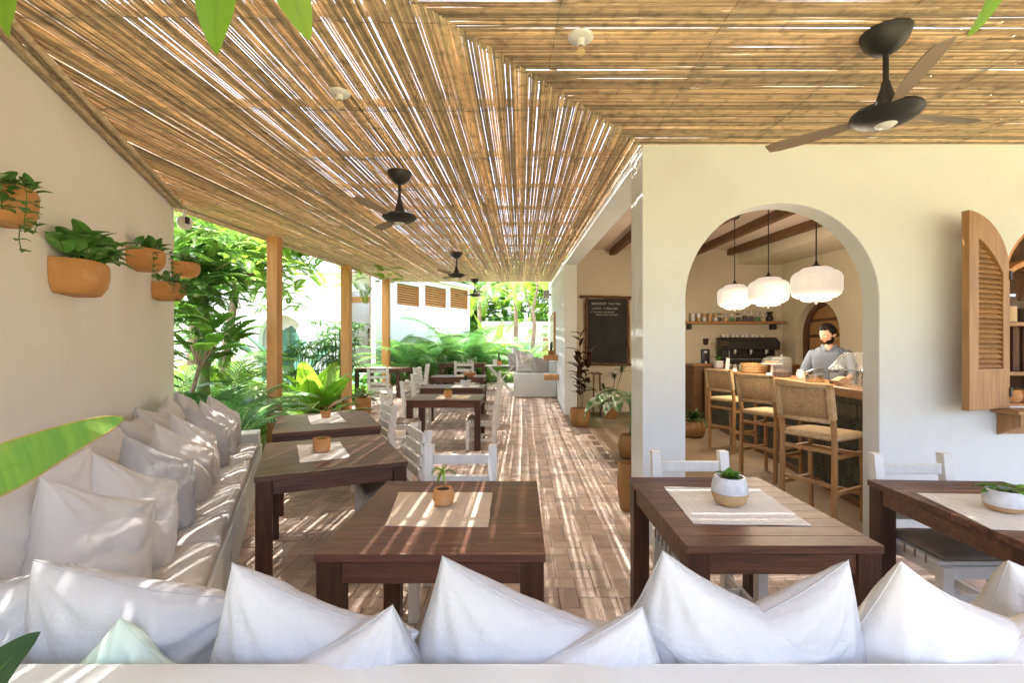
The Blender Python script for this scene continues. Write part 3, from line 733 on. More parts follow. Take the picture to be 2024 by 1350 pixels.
M['mat_straw'] = mat('straw_placemat', (.72, .60, .45), (.62, .50, .36), 4, .95, .5, 60, stretch=(4, 50, 1), spec=.1)
placemat([onz(762, 1041, ZT), onz(965, 1043, ZT), onz(973, 975, ZT), onz(788, 974, ZT)], ZT, 'straw-coloured fringed placemat under the leggy sprout on the near square table', 'mat_straw')
placemat([onz(593, 916, ZT), onz(692, 904, ZT), onz(672, 874, ZT), onz(587, 881, ZT)], ZT, 'white placemat on the second table along the bench')
placemat([onz(614, 840, ZT), onz(684, 834, ZT), onz(664, 815, ZT), onz(608, 823, ZT)], ZT, 'white lacy placemat on the farthest bench table')
placemat([onz(1371, 1036, ZT), onz(1604, 1040, ZT), onz(1500, 967, ZT), onz(1312, 963, ZT)], ZT, 'white placemat under the two-tone pot')
placemat([onz(1958, 1047, ZT), onz(2120, 1053, ZT), onz(2010, 979, ZT), onz(1812, 976, ZT)], ZT, 'white placemat at the right edge under the speckled pot')
def farmat(cx, cyy, w, d, lab, m='mat'):
    z = ZT + fz(cyy); placemat([(cx - w / 2, cyy - d / 2, 0), (cx + w / 2, cyy - d / 2, 0), (cx + w / 2, cyy + d / 2, 0), (cx - w / 2, cyy + d / 2, 0)], z, lab, m)
farmat(-1.05, 7.1, .50, .5, 'straw placemat on the first far middle table', 'mat_straw')
farmat(-1.05, 8.7, .5, .5, 'pale placemat on the second far middle table')
farmat(-1.25, 10.45, .5, .5, 'straw placemat on the third far middle table', 'mat_straw')
farmat(-3.75, 12.35, .5, .45, 'white placemat on the table by the porch')

# ================================================================== chairs
def chair(style, lab, loc, rz, s=1):
    t = thing('dining_chair', lab, 'chair', loc, rz, 'white painted dining chairs', s)
    W, D, SH, HT = .46, .44, .44, .88; lg = .052; mw = M['white']
    f = None
    for sx in (-1, 1):
        if f is None: mb = MB(); mb.box(-lg / 2, lg / 2, -lg / 2, lg / 2, 0, SH - .022); f = mb.build('leg', mw, t, bevel=.003); o = f
        else: o = piece(f, 'leg', t)
        o.location = (sx * (W / 2 - lg / 2), D / 2 - lg / 2, .001)
    f = None
    for sx in (-1, 1):
        if f is None:
            mb = MB(); q = lg / 2
            for (z0, z1, y0, y1) in ((0, SH, 0, 0), (SH, HT, 0, -.055)):
                mb.add([(-q, y0 - q, z0), (q, y0 - q, z0), (q, y0 + q, z0), (-q, y0 + q, z0), (-q, y1 - q, z1), (q, y1 - q, z1), (q, y1 + q, z1), (-q, y1 + q, z1)],
                       [(0, 1, 5, 4), (1, 2, 6, 5), (2, 3, 7, 6), (3, 0, 4, 7)] + ([(4, 5, 6, 7)] if z1 == HT else [(0, 3, 2, 1)]))
            f = mb.build('rear_post', mw, t); o = f
        else: o = piece(f, 'rear_post', t)
        o.location = (sx * (W / 2 - lg / 2), -D / 2 + lg / 2, .001)
    n = 6; f = None
    for i in range(n):
        y = -D / 2 + .058 + i * (D - .05) / n
        if f is None: mb = MB(); mb.box(-W / 2 - .006, W / 2 + .006, -.029, .029, -.02, 0); f = mb.build('seat_slat', mw, t, bevel=.003); o = f
        else: o = piece(f, 'seat_slat', t)
        o.location = (0, y, SH)
    for sy in (-1, 1):
        mb = MB(); mb.box(-W / 2 + lg + .002, W / 2 - lg - .002, -.011, .011, SH - .085, SH - .023); mb.build('seat_rail', mw, t, loc=(0, sy * (D / 2 - .03), 0))
    for sx in (-1, 1):
        mb = MB(); mb.box(-.011, .011, -D / 2 + lg + .002, D / 2 - lg - .002, SH - .085, SH - .023); mb.build('seat_rail', mw, t, loc=(sx * (W / 2 - .03), 0, 0))
        mb = MB(); mb.bar((0, -D / 2 + lg, .15), (0, D / 2 - lg, .15), .022, .04); mb.build('stretcher', mw, t, loc=(sx * (W / 2 - .028), 0, 0))
    mb = MB(); mb.bar((-W / 2 + .04, 0, .15), (W / 2 - .04, 0, .15), .022, .04); mb.build('stretcher', mw, t, loc=(0, 0, 0))
    rails = [(.79, .062), (.66, .062), (.53, .05)] if style == 'open' else [(.83, .075), (.742, .075), (.654, .075), (.566, .075)]
    for (z, h) in rails:
        y = -D / 2 + lg / 2 - .055 * (z - SH) / (HT - SH); mb = MB()
        if style == 'open': mb.box(-W / 2 + lg + .001, W / 2 - lg - .001, -.012, .012, -h / 2, h / 2)
        else: mb.box(-W / 2 - .001, W / 2 + .001, .0, .02, -h / 2, h / 2); y += lg / 2 + .001
        mb.build('back_slat', mw, t, bevel=.003, loc=(0, y, z))
    c = cushion(W - .03, D - .07, .035, RN.random() * 9, .004); o = c.build('seat_pad', M['brownpad'], t, smooth=180, loc=(0, .02, SH + .001))
    f = None
    for i in range(5):
        for sx in (-1, 1):
            if f is None: mb = MB(); mb.box(-.0025, .0025, -.004, .004, -.035, .012); f = mb.build('pad_tie', M['brownpad'], t); o = f
            else: o = piece(f, 'pad_tie', t)
            o.location = (sx * (W / 2 + .009), -D / 2 + .09 + i * .065, SH)
    return t
g = 'white painted dining chairs'
cA = chair('open', 'white open-backed chair behind the near square table, facing the viewer', (-.387, 2.70, 0), R(180))
cB = chair('slat', 'white slat-backed chair angled at the skewed second table, seen from its back', (-1.02, 3.52, 0), R(90 + 28))
def ch(src, x, y, rz, lab, s=1): clone(src, (x, y, fz(y)), R(rz), lab, g, s)
ch(cB, -1.70, 5.05, 90 + 30, 'white slat-backed chair at the farthest bench table')
ch(cA, 1.02, 2.52, 180, 'white chair tucked behind the table with the two-tone pot')
ch(cA, 2.31, 2.46, 180, 'white chair with brown pad behind the right edge table under the window')
ch(cA, -1.72, 6.62, -90, 'white open-backed chair at the left end of the first far middle table')
ch(cB, -1.95, 8.55, -90, 'white chair at the left end of the second far middle table')
ch(cB, -2.05, 9.75, -88, 'white slatted chair at the left of the third far middle table')
ch(cB, -2.25, 10.9, -94, 'white slatted chair farthest back on the left of the middle row', 1.03)
ch(cA, -.60, 6.95, 90, 'white chair with striped pad at the right end of the first far middle table')
ch(cA, -.62, 8.55, 90, 'white chair at the right end of the second far middle table')
ch(cA, -.72, 10.2, 90, 'white chair at the right end of the third far middle table')
ch(cA, -1.48, 12.05, 0, 'white ladder-backed chair with its back to the viewer between the last two middle tables', 1.1)
ch(cA, -1.70, 14.75, 180, 'white chair behind the last middle table against the palms')
ch(cA, -3.32, 10.75, 4, 'white ladder-backed chair left of the middle row beside the caladium pot', 1.05)
ch(cB, -2.72, 12.1, 96, 'white chair at the right end of the table by the porch')

# white folding bistro table far back
def bistro():
    t = thing('folding_table', 'white slatted folding table with crossed legs beside the far white bench', 'folding table', (-.55, 12.6, fz(12.6)), 0)
    zt_ = .80; f = None
    for i in range(6):
        if f is None: mb = MB(); mb.box(-.42, .42, -.045, .045, -.02, 0); f = mb.build('table_slat', M['white'], t); o = f
        else: o = piece(f, 'table_slat', t)
        o.location = (0, -.30 + i * .12, zt_)
    for sy in (-.27, .27):
        for sg in (-1, 1):
            mb = MB(); mb.bar((-.34 * sg, sy + .012 * sg, 0.003), (.34 * sg, sy + .012 * sg, zt_ - .022), .022, .035); mb.build('leg', M['white'], t)
    for sg in (-1, 1):
        mb = MB(); mb.bar((-.34 * sg, -.26, .1), (-.34 * sg, .26, .1), .02, .03); mb.build('crossbar', M['white'], t)
bistro()
# far white bench with pillows
p0 = (.33, 12.45)
o = thing('far_bench', 'white boxy bench with pillows at the far end of the side wall', 'bench', (p0[0], p0[1], fz(12.4)))
mb = MB(); mb.box(-.53, .595, -.55, 1.6, 0, .62); mb.build('bench_base', M['plaster'], o, bevel=.02, seg=2, smooth=35)
mb = MB(); mb.box(.42, .595, -.5, 1.6, .622, .95); mb.build('bench_back', M['plaster'], o, bevel=.02, seg=2, smooth=35)
zz = fz(12.4) + .62
for (x, y, z, yaw, lean, roll, lab, m, size, sd_) in [
    (.10, 12.35, .26, 25, -20, 6, 'cream pillow standing on the far white bench', 'fabric_cream', .55, 3),
    (-.12, 12.6, .26, 35, -25, 8, 'dark grey pillow behind the cream one on the far white bench', 'fabric_grey', .55, 4),
    (.0, 12.9, .34, 30, -30, 20, 'pale white pillow slumped on top at the far white bench', 'fabric', .62, 5),
    (.55, 12.2, .20, 0, -12, 0, 'grey-beige pillow on the far bench next to the side wall', 'fabric_grey', .46, 6)]:
    pillow(x, y, zz + z, yaw, lean, roll, lab, 'pillows on the far white bench', m, size, sd_)

# ================================================================== ceiling fans and bulbs
def fan(x, y, lab, rot, s=1):
    c = cz(y); t = thing('ceiling_fan', lab, 'ceiling fan', (x, y, c), R(rot), 'black ceiling fans', s)
    mb = MB(); mb.lathe([(.012, -.105), (.03, -.10), (.06, -.082), (.088, -.05), (.102, -.012), (.104, .0), (.09, .002)], 24); mb.build('canopy', M['black'], t, smooth=50)
    mb = MB(); mb.lathe([(.0125, -.30), (.0125, -.095)], 12); mb.build('downrod', M['black'], t, smooth=50)
    mb = MB(); mb.lathe([(.05, -.36), (.046, -.345), (.034, -.30), (.022, -.262), (.018, -.235), (.013, -.233)], 20); mb.build('neck', M['black'], t, smooth=50)
    mb = MB(); mb.lathe([(.0, -.438), (.06, -.438), (.085, -.43), (.125, -.412), (.146, -.392), (.142, -.378), (.11, -.366), (.05, -.357)], 28); mb.build('motor_housing', M['black'], t, smooth=50)
    mb = MB(); mb.lathe([(.0, -.452), (.03, -.45), (.044, -.4385)], 20); mb.build('light_lens', M['plastic_white'], t, smooth=50)
    f = None
    for k in range(3):
        if f is None:
            mb = MB(); n = 9; vs_ = []
            for i in range(n + 1):
                u = i / n; r_ = .13 + .40 * u; wd = (.020 + .022 * math.sin(min(1, u * 1.25) * math.pi * .62)) * (1 if u < .93 else .72)
                for sg in (-1, 1):
                    for dz in (0, -.006): vs_.append((r_, sg * wd + .02 * u * u, -.385 + dz + sg * wd * .22 + .012 * u))
            fs_ = []
            for i in range(n):
                a = i * 4; b = a + 4; fs_ += [(a, b, b + 2, a + 2), (a + 1, a + 3, b + 3, b + 1), (a, a + 1, b + 1, b), (a + 2, b + 2, b + 3, a + 3)]
            fs_ += [(0, 2, 3, 1), (n * 4, n * 4 + 1, n * 4 + 3, n * 4 + 2)]
            mb.add(vs_, fs_); f = mb.build('fan_blade', M['blade'], t, smooth=40); o = f
        else: o = piece(f, 'fan_blade', t)
        o.rotation_euler = (0, 0, k * 2 * math.pi / 3)
    return t
fan(1.73, 2.16, 'large black ceiling fan on the crosswise reeds above the window', 8)
fan(-1.10, 4.12, 'black ceiling fan over the near tables of the left wing', 5, 1.05)
fan(-1.22, 8.6, 'black ceiling fan over the first far middle table', 2, 1.1)
fan(-1.36, 13.4, 'smallest black ceiling fan at the far edge of the reed ceiling', 40, 1.2)
def bulb(x, y, lab):
    c = cz(y); t = thing('bulb_fitting', lab, 'ceiling lamp', (x, y, c), 0, 'round white ceiling roses with a bare bulb')
    mb = MB(); mb.lathe([(.0, -.017), (.03, -.017), (.055, -.012), (.062, -.004), (.062, .0)], 24); mb.build('ceiling_rose', M['plastic_white'], t, smooth=50)
    mb = MB(); mb.lathe([(.018, -.045), (.02, -.04), (.022, -.017)], 14); mb.build('socket', M['plastic_white'], t, smooth=50)
    mb = MB(); mb.lathe([(.0, -.098), (.012, -.096), (.022, -.082), (.023, -.068), (.014, -.050), (.012, -.045)], 16); mb.build('bulb', M['bulbglass'], t, smooth=180)
bulb(.286, 2.19, 'white ceiling rose and amber bulb on the crosswise reeds')
bulb(-1.08, 2.71, 'white ceiling rose and amber bulb near the mitre of the left wing')
bulb(-1.22, 7.3, 'small white ceiling rose and bulb between the second and third fan')
# ================================================================== plants: leaf and frond builders
def leaf_mesh(name, L, W, m, e0=60, e1=-20, fold=.25, wave=.02, pet=.0, n=10, shape=1.0, tip=1.0, pleat=0, th=.004, stalk=None, seed=0):
    """broad leaf growing from the origin outwards along +y, rising at e0 degrees and ending at e1; stalk in slot 1"""
    mb = MB(); rr = random.Random(seed); pos = Vector((0, 0, 0)); pts = [pos.copy()]; step = (L + pet) / (n + 3)
    tot = n + 3
    for i in range(tot):
        a = R(e0 + (e1 - e0) * (i / tot) ** 1.2); pos = pos + Vector((0, math.cos(a), math.sin(a))) * step; pts.append(pos.copy())
    i0 = max(1, int(round(pet / (L + pet) * tot))) if pet > 0 else 0
    blade = pts[i0:]; nb = len(blade) - 1; vs_ = []; ph = rr.uniform(0, 6)
    cols = (-1, -.5, 0, .5, 1)
    for i, p in enumerate(blade):
        u = i / nb; wd = W / 2 * (math.sin(math.pi * min(1, u ** (.75 * shape) * .96 + .03)) ** .75) * (1 if u < .98 else .25) + .0008
        d = (blade[min(i + 1, nb)] - blade[max(i - 1, 0)]).normalized(); up = Vector((1, 0, 0)).cross(d)
        for c in cols:
            wv = wave * math.sin(u * 11 + ph + c) * abs(c) * W / .1 * .3 + (pleat * (1 if i % 2 else -1) * abs(c))
            vs_.append(p + Vector((1, 0, 0)) * (c * wd) + up * (abs(c) * wd * fold + wv))
    k = len(cols); fs_ = [(i * k + j, i * k + j + 1, (i + 1) * k + j + 1, (i + 1) * k + j) for i in range(nb) for j in range(k - 1)]
    mb.add(vs_, fs_)
    mb.cm = 1; rd = [th * (1.3 - .9 * i / len(pts)) for i in range(len(pts))]
    mb.tube([p - Vector((0, 0, th * .6)) for p in pts], rd, 5)
    me_o = mb.build(name, [M[m], M[stalk or 'leaf_mid']], smooth=180)
    me = me_o.data; bpy.data.objects.remove(me_o); me.name = name; return me
def frond_mesh(name, L, W, m, e0=70, e1=-30, n=26, lw=.022, droop=.35, fwd=.6, stalk='palmstem', oval=False, start=.18, seed=0, both=True):
    mb = MB(); rr = random.Random(seed); pos = Vector((0, 0, 0)); pts = [pos.copy()]; S = 18
    for i in range(S):
        a = R(e0 + (e1 - e0) * (i / S) ** 1.3); pos = pos + Vector((rr.uniform(-.002, .002), math.cos(a), math.sin(a))) * (L / S); pts.append(pos.copy())
    def P(t):
        t = max(0, min(.9999, t)) * S; i = int(t); return pts[i].lerp(pts[i + 1], t - i), (pts[i + 1] - pts[i]).normalized()
    for i in range(n):
        u = start + (1 - start) * (i + .5) / n; p, d = P(u); ll = W / 2 * (math.sin(math.pi * (.12 + .83 * (u - start) / (1 - start))) ** .6) * rr.uniform(.88, 1.08)
        for sg in (-1, 1):
            dr = (Vector((sg, 0, 0)) + d * (fwd + rr.uniform(-.1, .1) + .5 * u) + Vector((0, 0, .15))).normalized()
            q = p; w_ = d * (lw / 2); segs = 3 if not oval else 4; vs_ = []
            for k in range(segs + 1):
                v = k / segs
                ww = (1 - v ** 1.6) * .95 + .05 if not oval else math.sin(math.pi * (.06 + .90 * v)) ** .8
                if k == 0 and not oval: ww = .6
                vs_ += [q - w_ * ww, q + w_ * ww + Vector((0, 0, lw * .12))]
                dr = (dr + Vector((0, 0, -droop * .5))).normalized(); q = q + dr * (ll / segs)
            mb.add(vs_, [(k * 2, k * 2 + 1, k * 2 + 3, k * 2 + 2) for k in range(segs)])
    mb.cm = 1; mb.tube(pts, [max(.0015, L * .009 * (1 - .85 * i / S)) for i in range(S + 1)], 5)
    o = mb.build(name, [M[m], M[stalk]], smooth=180); me = o.data; bpy.data.objects.remove(o); me.name = name; return me
LM = {}
def lget(key, fn):
    if key not in LM: LM[key] = fn()
    return LM[key]
def plant(name, lab, cat, loc, meshes, n, part, tilt=(0, 35), s=(.8, 1.1), seed=0, group=None, base=(0, 0, 0), rr0=0, ring=.0, az=(0, 360), zr=(0, 0)):
    """leaves or fronds fanned out from one crown"""
    t = thing(name, lab, cat, loc, 0, group); rr = random.Random(seed)
    for i in range(n):
        a = R(az[0] + (az[1] - az[0]) * (i + rr.uniform(-.3, .3)) / n + rr0); me = meshes[i % len(meshes)]; k = rr.uniform(*s)
        o = bpy.data.objects.new(part, me); col.objects.link(o); o.parent = t
        o.matrix_local = Matrix.Translation(Vector(base) + Vector((ring * math.cos(a + math.pi / 2), ring * math.sin(a + math.pi / 2), rr.uniform(*zr)))) @ Matrix.Rotation(a, 4, 'Z') @ Matrix.Rotation(-R(rr.uniform(*tilt)), 4, 'X') @ Matrix.Rotation(R(rr.uniform(-14, 14)), 4, 'Y') @ Matrix.Scale(k, 4)
    return t
def pot_profile(kind):
    return {'round': [(.0, 0), (.6, 0), (.82, .1), (.98, .38), (1, .62), (.9, .86), (.82, 1.0), (.74, 1.0), (.76, .9), (.0, .88)],
            'tall': [(.0, 0), (.55, 0), (.7, .04), (.92, .35), (1, .6), (.93, .88), (.86, 1.0), (.78, 1.0), (.78, .92), (.0, .90)],
            'bowl': [(.0, 0), (.45, 0), (.72, .25), (.92, .65), (1, 1.0), (.93, 1.0), (.84, .8), (.0, .78)],
            'flare': [(.0, 0), (.72, 0), (.80, .3), (.92, .82), (1.03, .84), (1.03, 1.0), (.93, 1.0), (.91, .88), (.0, .86)],
            'cup': [(.0, 0), (.72, 0), (.95, .12), (1, .4), (1.0, .8), (.98, 1.0), (.90, 1.0), (.90, .9), (.0, .88)]}[kind]
def pot(parent, kind, r, h, m, name='pot', loc=(0, 0, 0), soil=True, squash=1):
    pr = [(a * r, b * h) for a, b in pot_profile(kind)]
    mb = MB(); mb.lathe(pr, 26, sy=squash); o = mb.build(name, M[m], parent, smooth=50, loc=loc)
    if soil:
        mb = MB(); k = pr[-1][1]; mb.lathe([(pr[-2][0] * .97, k + .0008), (pr[-2][0] * .6, k + h * .03), (0, k + h * .04)], 20, sy=squash)
        mb.build('soil', M['soil'], parent, smooth=180, loc=loc)
    return o
rndg = random.Random(5)

# ------------------------------------------------ little pots on the tables
succ = [lget(('succ', i), lambda i=i: leaf_mesh('small_leaf', .05, .026, 'leaf_mid', 70 - 15 * i, 10, .3, .01, .005, 5, th=.0015, seed=i)) for i in range(3)]
sprig = [lget(('sprig', i), lambda i=i: leaf_mesh('small_leaf', .10, .016, 'leaf_lime', 70, -35 - 10 * i, .25, .005, .0, 8, th=.0012, seed=i)) for i in range(3)]
def tpot(lab, p, kind, r, h, m, leaves=None, n=8, base=0, seed=0, s=(.7, 1.1), tilt=(0, 40), stem=None, name='potted_plant', squash=1):
    t = plant(name, lab, 'potted plant', p, leaves or succ, n, 'leaf', tilt, s, seed, 'small potted plants on the tables', base=(0, 0, base or h * .92))
    pot(t, kind, r, h, m, squash=squash)
    if stem:
        mb = MB(); mb.tube(stem, .0022, 5); mb.build('stem', M['leaf_mid'], t, smooth=180)
    return t
q = onz(875, 1003, ZT)
tpot('leggy green sprout in a small round clay pot on the straw placemat', (q.x, q.y + .02, ZT + .004), 'round', .052, .082, 'terra', sprig, 7, base=.155, seed=4, tilt=(5, 55), s=(.6, 1.1), stem=[(0, 0, .075), (.004, 0, .11), (0, 0, .158)])
q = onz(636, 894, ZT)
tpot('round clay pot with tiny sprout on the white mat of the second bench table', (q.x, q.y, ZT + .004), 'cup', .060, .10, 'terra', succ, 4, seed=5, s=(.7, 1))
q = onz(644, 826, ZT)
tpot('small flared clay pot on the farthest bench table', (q.x, q.y, ZT + .004), 'flare', .058, .075, 'terra', succ, 5, seed=6)
q = onz(1444, 1000, ZT)
t = tpot('leafy succulent in a round pot glazed white above and bare sand clay below', (q.x, q.y + .01, ZT + .004), 'round', .083, .135, 'glaze', succ, 16, seed=7, s=(.9, 1.5), tilt=(0, 45))
mb = MB(); pr = [(a * .0838, b * .135) for a, b in pot_profile('round')][:4]; pr = [(0, -.0006)] + [(a + .0006, b) for a, b in pr[1:3]] + [(.0827, .0513), (.0831, .062)]
mb.lathe(pr, 26); mb.build('bare_clay_base', M['clay'], t, smooth=50)
q = onz(1990, 1013, ZT)
t = tpot('spreading little plant in a speckled white bowl with sand base at the right edge', (q.x, q.y + .01, ZT + .004), 'round', .078, .098, 'glaze', [lget(('spr2', 0), lambda: leaf_mesh('small_leaf', .07, .034, 'leaf_mid', 45, -30, .2, .01, .03, 6, th=.0015))], 10, seed=8, s=(.7, 1.2), tilt=(0, 30))
mb = MB(); mb.lathe([(0, -.0006), (.0474, 0), (.0647, .0098), (.0745, .029)], 26); mb.build('bare_clay_base', M['clay'], t, smooth=50)
zz = lambda y: fz(y) + ZT + .006
tpot('clay pot with a light green sprig on the first far middle table', (-1.12, 6.98, zz(6.98)), 'cup', .062, .11, 'terra', [lget('lspr', lambda: leaf_mesh('small_leaf', .08, .03, 'leaf_bright', 75, 20, .2, .01, .0, 5, th=.001))], 5, seed=9)
tpot('squat pale square planter with a small dark cactus on the second far middle table', (-1.05, 8.62, zz(8.62)), 'flare', .10, .12, 'glaze', [lget('cac', lambda: leaf_mesh('small_leaf', .12, .05, 'leaf_dark', 88, 84, .1, .0, .0, 5, th=.02, stalk='cactus'))], 3, seed=10, tilt=(0, 8))
tpot('shallow clay bowl with a thin stem on the third far middle table', (-1.15, 10.3, zz(10.3)), 'bowl', .14, .085, 'terra', sprig, 3, seed=11, s=(1, 1.4), tilt=(0, 20))
tpot('small white pot with round leaves on the last far middle table', (-1.55, 13.7, zz(13.7)), 'cup', .08, .10, 'plastic_white', succ, 6, seed=12, s=(1.2, 1.6))
tpot('terracotta pot with a columnar cactus on the white folding table', (-.60, 12.55, fz(12.6) + .802), 'cup', .07, .13, 'terra', [lget('cac2', lambda: leaf_mesh('small_leaf', .24, .06, 'leaf_dark', 89, 86, .1, .0, .0, 5, th=.03, stalk='cactus'))], 3, seed=13, tilt=(0, 5))
o = thing('menu_card', 'small white menu card standing beside the cactus on the folding table', 'card', (-.72, 12.5, fz(12.6) + .802))
mb = MB(); mb.bar((0, -.03, 0), (0, 0, .17), .11, .004, up=(0, 1, 0)); mb.bar((0, .03, 0), (0, .002, .17), .11, .004, up=(0, 1, 0)); mb.build('card_leaf', M['plastic_white'], o)

# ------------------------------------------------ clay pots on the left wall
def wallpot_s(px):
    X = (px - CX) / F; return (-2.46 - X * 2.15) / (.4437 + X * .8962)        # distance along the wall from (-2.46, 2.15)
SW0 = ((-2.46 - A0.x) * -.4437 + (2.15 - A0.y) * .8962)
def wp(px, py):
    k = wallpot_s(px); Y = 2.15 + .8962 * k; return SW0 + k, H - (py - CY) * Y / F
def half_pot(parent, wd, dp, h, m):
    mb = MB(); n = 16; rows = [(.0, .70), (.03, .80), (.3, .95), (.6, 1.0), (.9, 1.0), (1.0, .97)]; vs_ = []
    def sup(a): c, s = math.cos(a), math.sin(a); return math.copysign(abs(c) ** .7, c), abs(s) ** .75
    for (zv, k) in rows:
        for i in range(n + 1):
            c, s = sup(math.pi * i / n); vs_.append((c * wd / 2 * k, -s * dp * k, zv * h))
    for k in (.88,):
        for zv in (1.0, .9):
            for i in range(n + 1):
                c, s = sup(math.pi * i / n); vs_.append((c * wd / 2 * k, -s * dp * k - .001, zv * h))
    m_ = n + 1; R_ = len(rows) + 2
    fs_ = [(j * m_ + i, j * m_ + i + 1, (j + 1) * m_ + i + 1, (j + 1) * m_ + i) for j in range(R_ - 1) for i in range(n)]
    fs_ += [(j * m_, (j + 1) * m_, (j + 1) * m_ + n, j * m_ + n) for j in range(len(rows) - 1)]
    fs_ += [tuple(range(m_)), tuple(range((R_ - 1) * m_, R_ * m_))]
    mb.add(vs_, fs_); mb.build('pot', M[m], parent, smooth=60, fix=True)
def wall_plant(px, py, wd, dp, h, lab, meshes, n, trail=0, seed=0, s=(.7, 1.1)):
    s_, z = wp(px, py); p = LW(s_, TW - .003, z - h / 2)
    t = thing('wall_planter', lab, 'wall planter', p, RZ + 0, 'clay planters on the garden wall'); half_pot(t, wd, dp, h, 'terra'); rr = random.Random(seed)
    mb = MB(); mb.lathe([(wd * .42, h * .9), (wd * .3, h * .93), (0, h * .95)], 16, c=(0, -dp * .4, 0), sy=dp / wd * .9); mb.build('soil', M['soil'], t)
    for i in range(n):
        a = R(180 + rr.uniform(-105, 105)); o = bpy.data.objects.new('leaf', meshes[i % len(meshes)]); col.objects.link(o); o.parent = t
        k = rr.uniform(*s)
        o.matrix_local = Matrix.Translation((rr.uniform(-.38, .38) * wd, -dp * rr.uniform(.2, .75), h * .93)) @ Matrix.Rotation(a, 4, 'Z') @ Matrix.Rotation(R(rr.uniform(-12, 55)), 4, 'X') @ Matrix.Scale(k, 4)
    lm = lget('trailleaf', lambda: leaf_mesh('leaf', .05, .034, 'leaf_hoya', 10, -50, .15, .004, .008, 5, th=.0012))
    for j in range(trail):
        x0 = rr.uniform(-.48, .48) * wd; y0 = -dp * rr.uniform(.5, 1); L = rr.uniform(.10, .30); pts = [(x0, y0 * .7, h * .95), (x0 * 1.1, y0 * 1.05, h * 1.05)]
        for q_ in range(1, 6): pts.append((x0 * 1.15 + rr.uniform(-.015, .015), y0 * 1.12 - .01 * rr.random(), h * 1.02 - L * q_ / 5))
        mb = MB(); mb.tube(pts, .0022, 4); v = mb.build('vine', M['leaf_mid'], t, smooth=180)
        for q_ in pts[1:]:
            for e in range(2):
                o = bpy.data.objects.new('leaf', lm); col.objects.link(o); o.parent = t
                o.matrix_local = Matrix.Translation(q_) @ Matrix.Rotation(R(180 + rr.uniform(-120, 120)), 4, 'Z') @ Matrix.Rotation(R(rr.uniform(-10, 60)), 4, 'X') @ Matrix.Scale(rr.uniform(.7, 1.2), 4)
    return t
pothos = [lget(('pothos', i), lambda i=i: leaf_mesh('leaf', .13 + .02 * i, .085, 'leaf_pothos', 60 - 10 * i, -35, .2, .012, .05, 8, shape=.8, th=.002, seed=i)) for i in range(3)]
hoya = [lget(('hoya', i), lambda i=i: leaf_mesh('leaf', .06, .032, 'leaf_hoya', 60 - 20 * i, -20, .15, .004, .02, 6, th=.0015, seed=i)) for i in range(2)]
wall_plant(125, 550, .40, .20, .20, 'widest clay wall planter, full of marbled heart-shaped leaves', pothos, 60, 0, 3, (1.0, 1.5))
wall_plant(262, 513, .38, .22, .17, 'upper middle clay wall planter with a thin bare twig', hoya, 40, 2, 4, (1.2, 2.0))
wall_plant(345, 533, .36, .24, .16, 'clay wall planter at the wall corner, highest near the garden', pothos, 26, 1, 5, (.8, 1.2))
wall_plant(308, 576, .34, .24, .17, 'lowest clay wall planter with long trailing vines', hoya, 30, 9, 6, (1.1, 1.8))
wall_plant(-14, 405, .26, .14, .17, 'clay wall planter cut off by the left edge, with pale-edged trailing leaves', hoya, 16, 6, 7, (1, 1.5))

# ------------------------------------------------ potted plants by the blackboard
ficus = [lget(('ficus', i), lambda i=i: leaf_mesh('leaf', .24, .11, 'leaf_burg', 40 - 20 * i, -10 - 10 * i, .15, .004, .03, 8, th=.004, stalk='leaf_red', seed=i)) for i in range(3)]
t = plant('rubber_plant', 'tall burgundy-leaved rubber plant in a gold-brown pot by the corridor opening', 'potted plant', (1.13, 8.75, .005), ficus, 0, 'leaf', group=None)
pot(t, 'cup', .19, .36, 'ochre'); rr = random.Random(3)
for (dx, dy, hh, bend) in ((-.04, 0, 1.78, .05), (.05, .03, 1.45, .16), (.02, -.04, 1.2, -.05)):
    pts = [(dx + bend * (i / 8) ** 2, dy, .3 + (hh - .3) * i / 8) for i in range(9)]
    mb = MB(); mb.tube(pts, [.011 - .0007 * i for i in range(9)], 6); mb.build('stem', M['bark'], t, smooth=180)
    for i in range(17):
        u = .32 + .68 * i / 16; p = Vector(pts[0]).lerp(Vector(pts[-1]), u); o = bpy.data.objects.new('leaf', ficus[i % 3]); col.objects.link(o); o.parent = t
        o.matrix_local = Matrix.Translation(p) @ Matrix.Rotation(R(i * 137 + rr.uniform(-20, 20)), 4, 'Z') @ Matrix.Rotation(-R(rr.uniform(-25, 25) - 25 * u), 4, 'X') @ Matrix.Scale(rr.uniform(.8, 1.1), 4)
drac = [lget(('drac', i), lambda i=i: leaf_mesh('leaf', .30, .032, 'leaf_dark', 65, -15 - 20 * i, .2, .004, 0, 7, th=.002, seed=i)) for i in range(2)]
t = plant('spiky_plant', 'dark spiky plant in an ochre pot below the blackboard', 'potted plant', (1.86, 9.55, .005), drac, 30, 'leaf', (-10, 50), (.7, 1.1), 4, base=(0, 0, .36)); pot(t, 'flare', .19, .30, 'ochre')
for k, (dx, hh) in enumerate(((.1, .85), (-.12, .62), (.25, 1.0))):
    mb = MB(); mb.tube([(0, 0, .28), (dx * .5, 0, hh * .6), (dx, 0, hh)], .009, 6); mb.build('stem', M['bark'], t, smooth=180)
    for i in range(16):
        o = bpy.data.objects.new('leaf', drac[i % 2]); col.objects.link(o); o.parent = t
        o.matrix_local = Matrix.Translation((dx, 0, hh)) @ Matrix.Rotation(R(i * 137), 4, 'Z') @ Matrix.Rotation(-R(rr.uniform(-30, 40)), 4, 'X') @ Matrix.Scale(rr.uniform(.6, .9), 4)
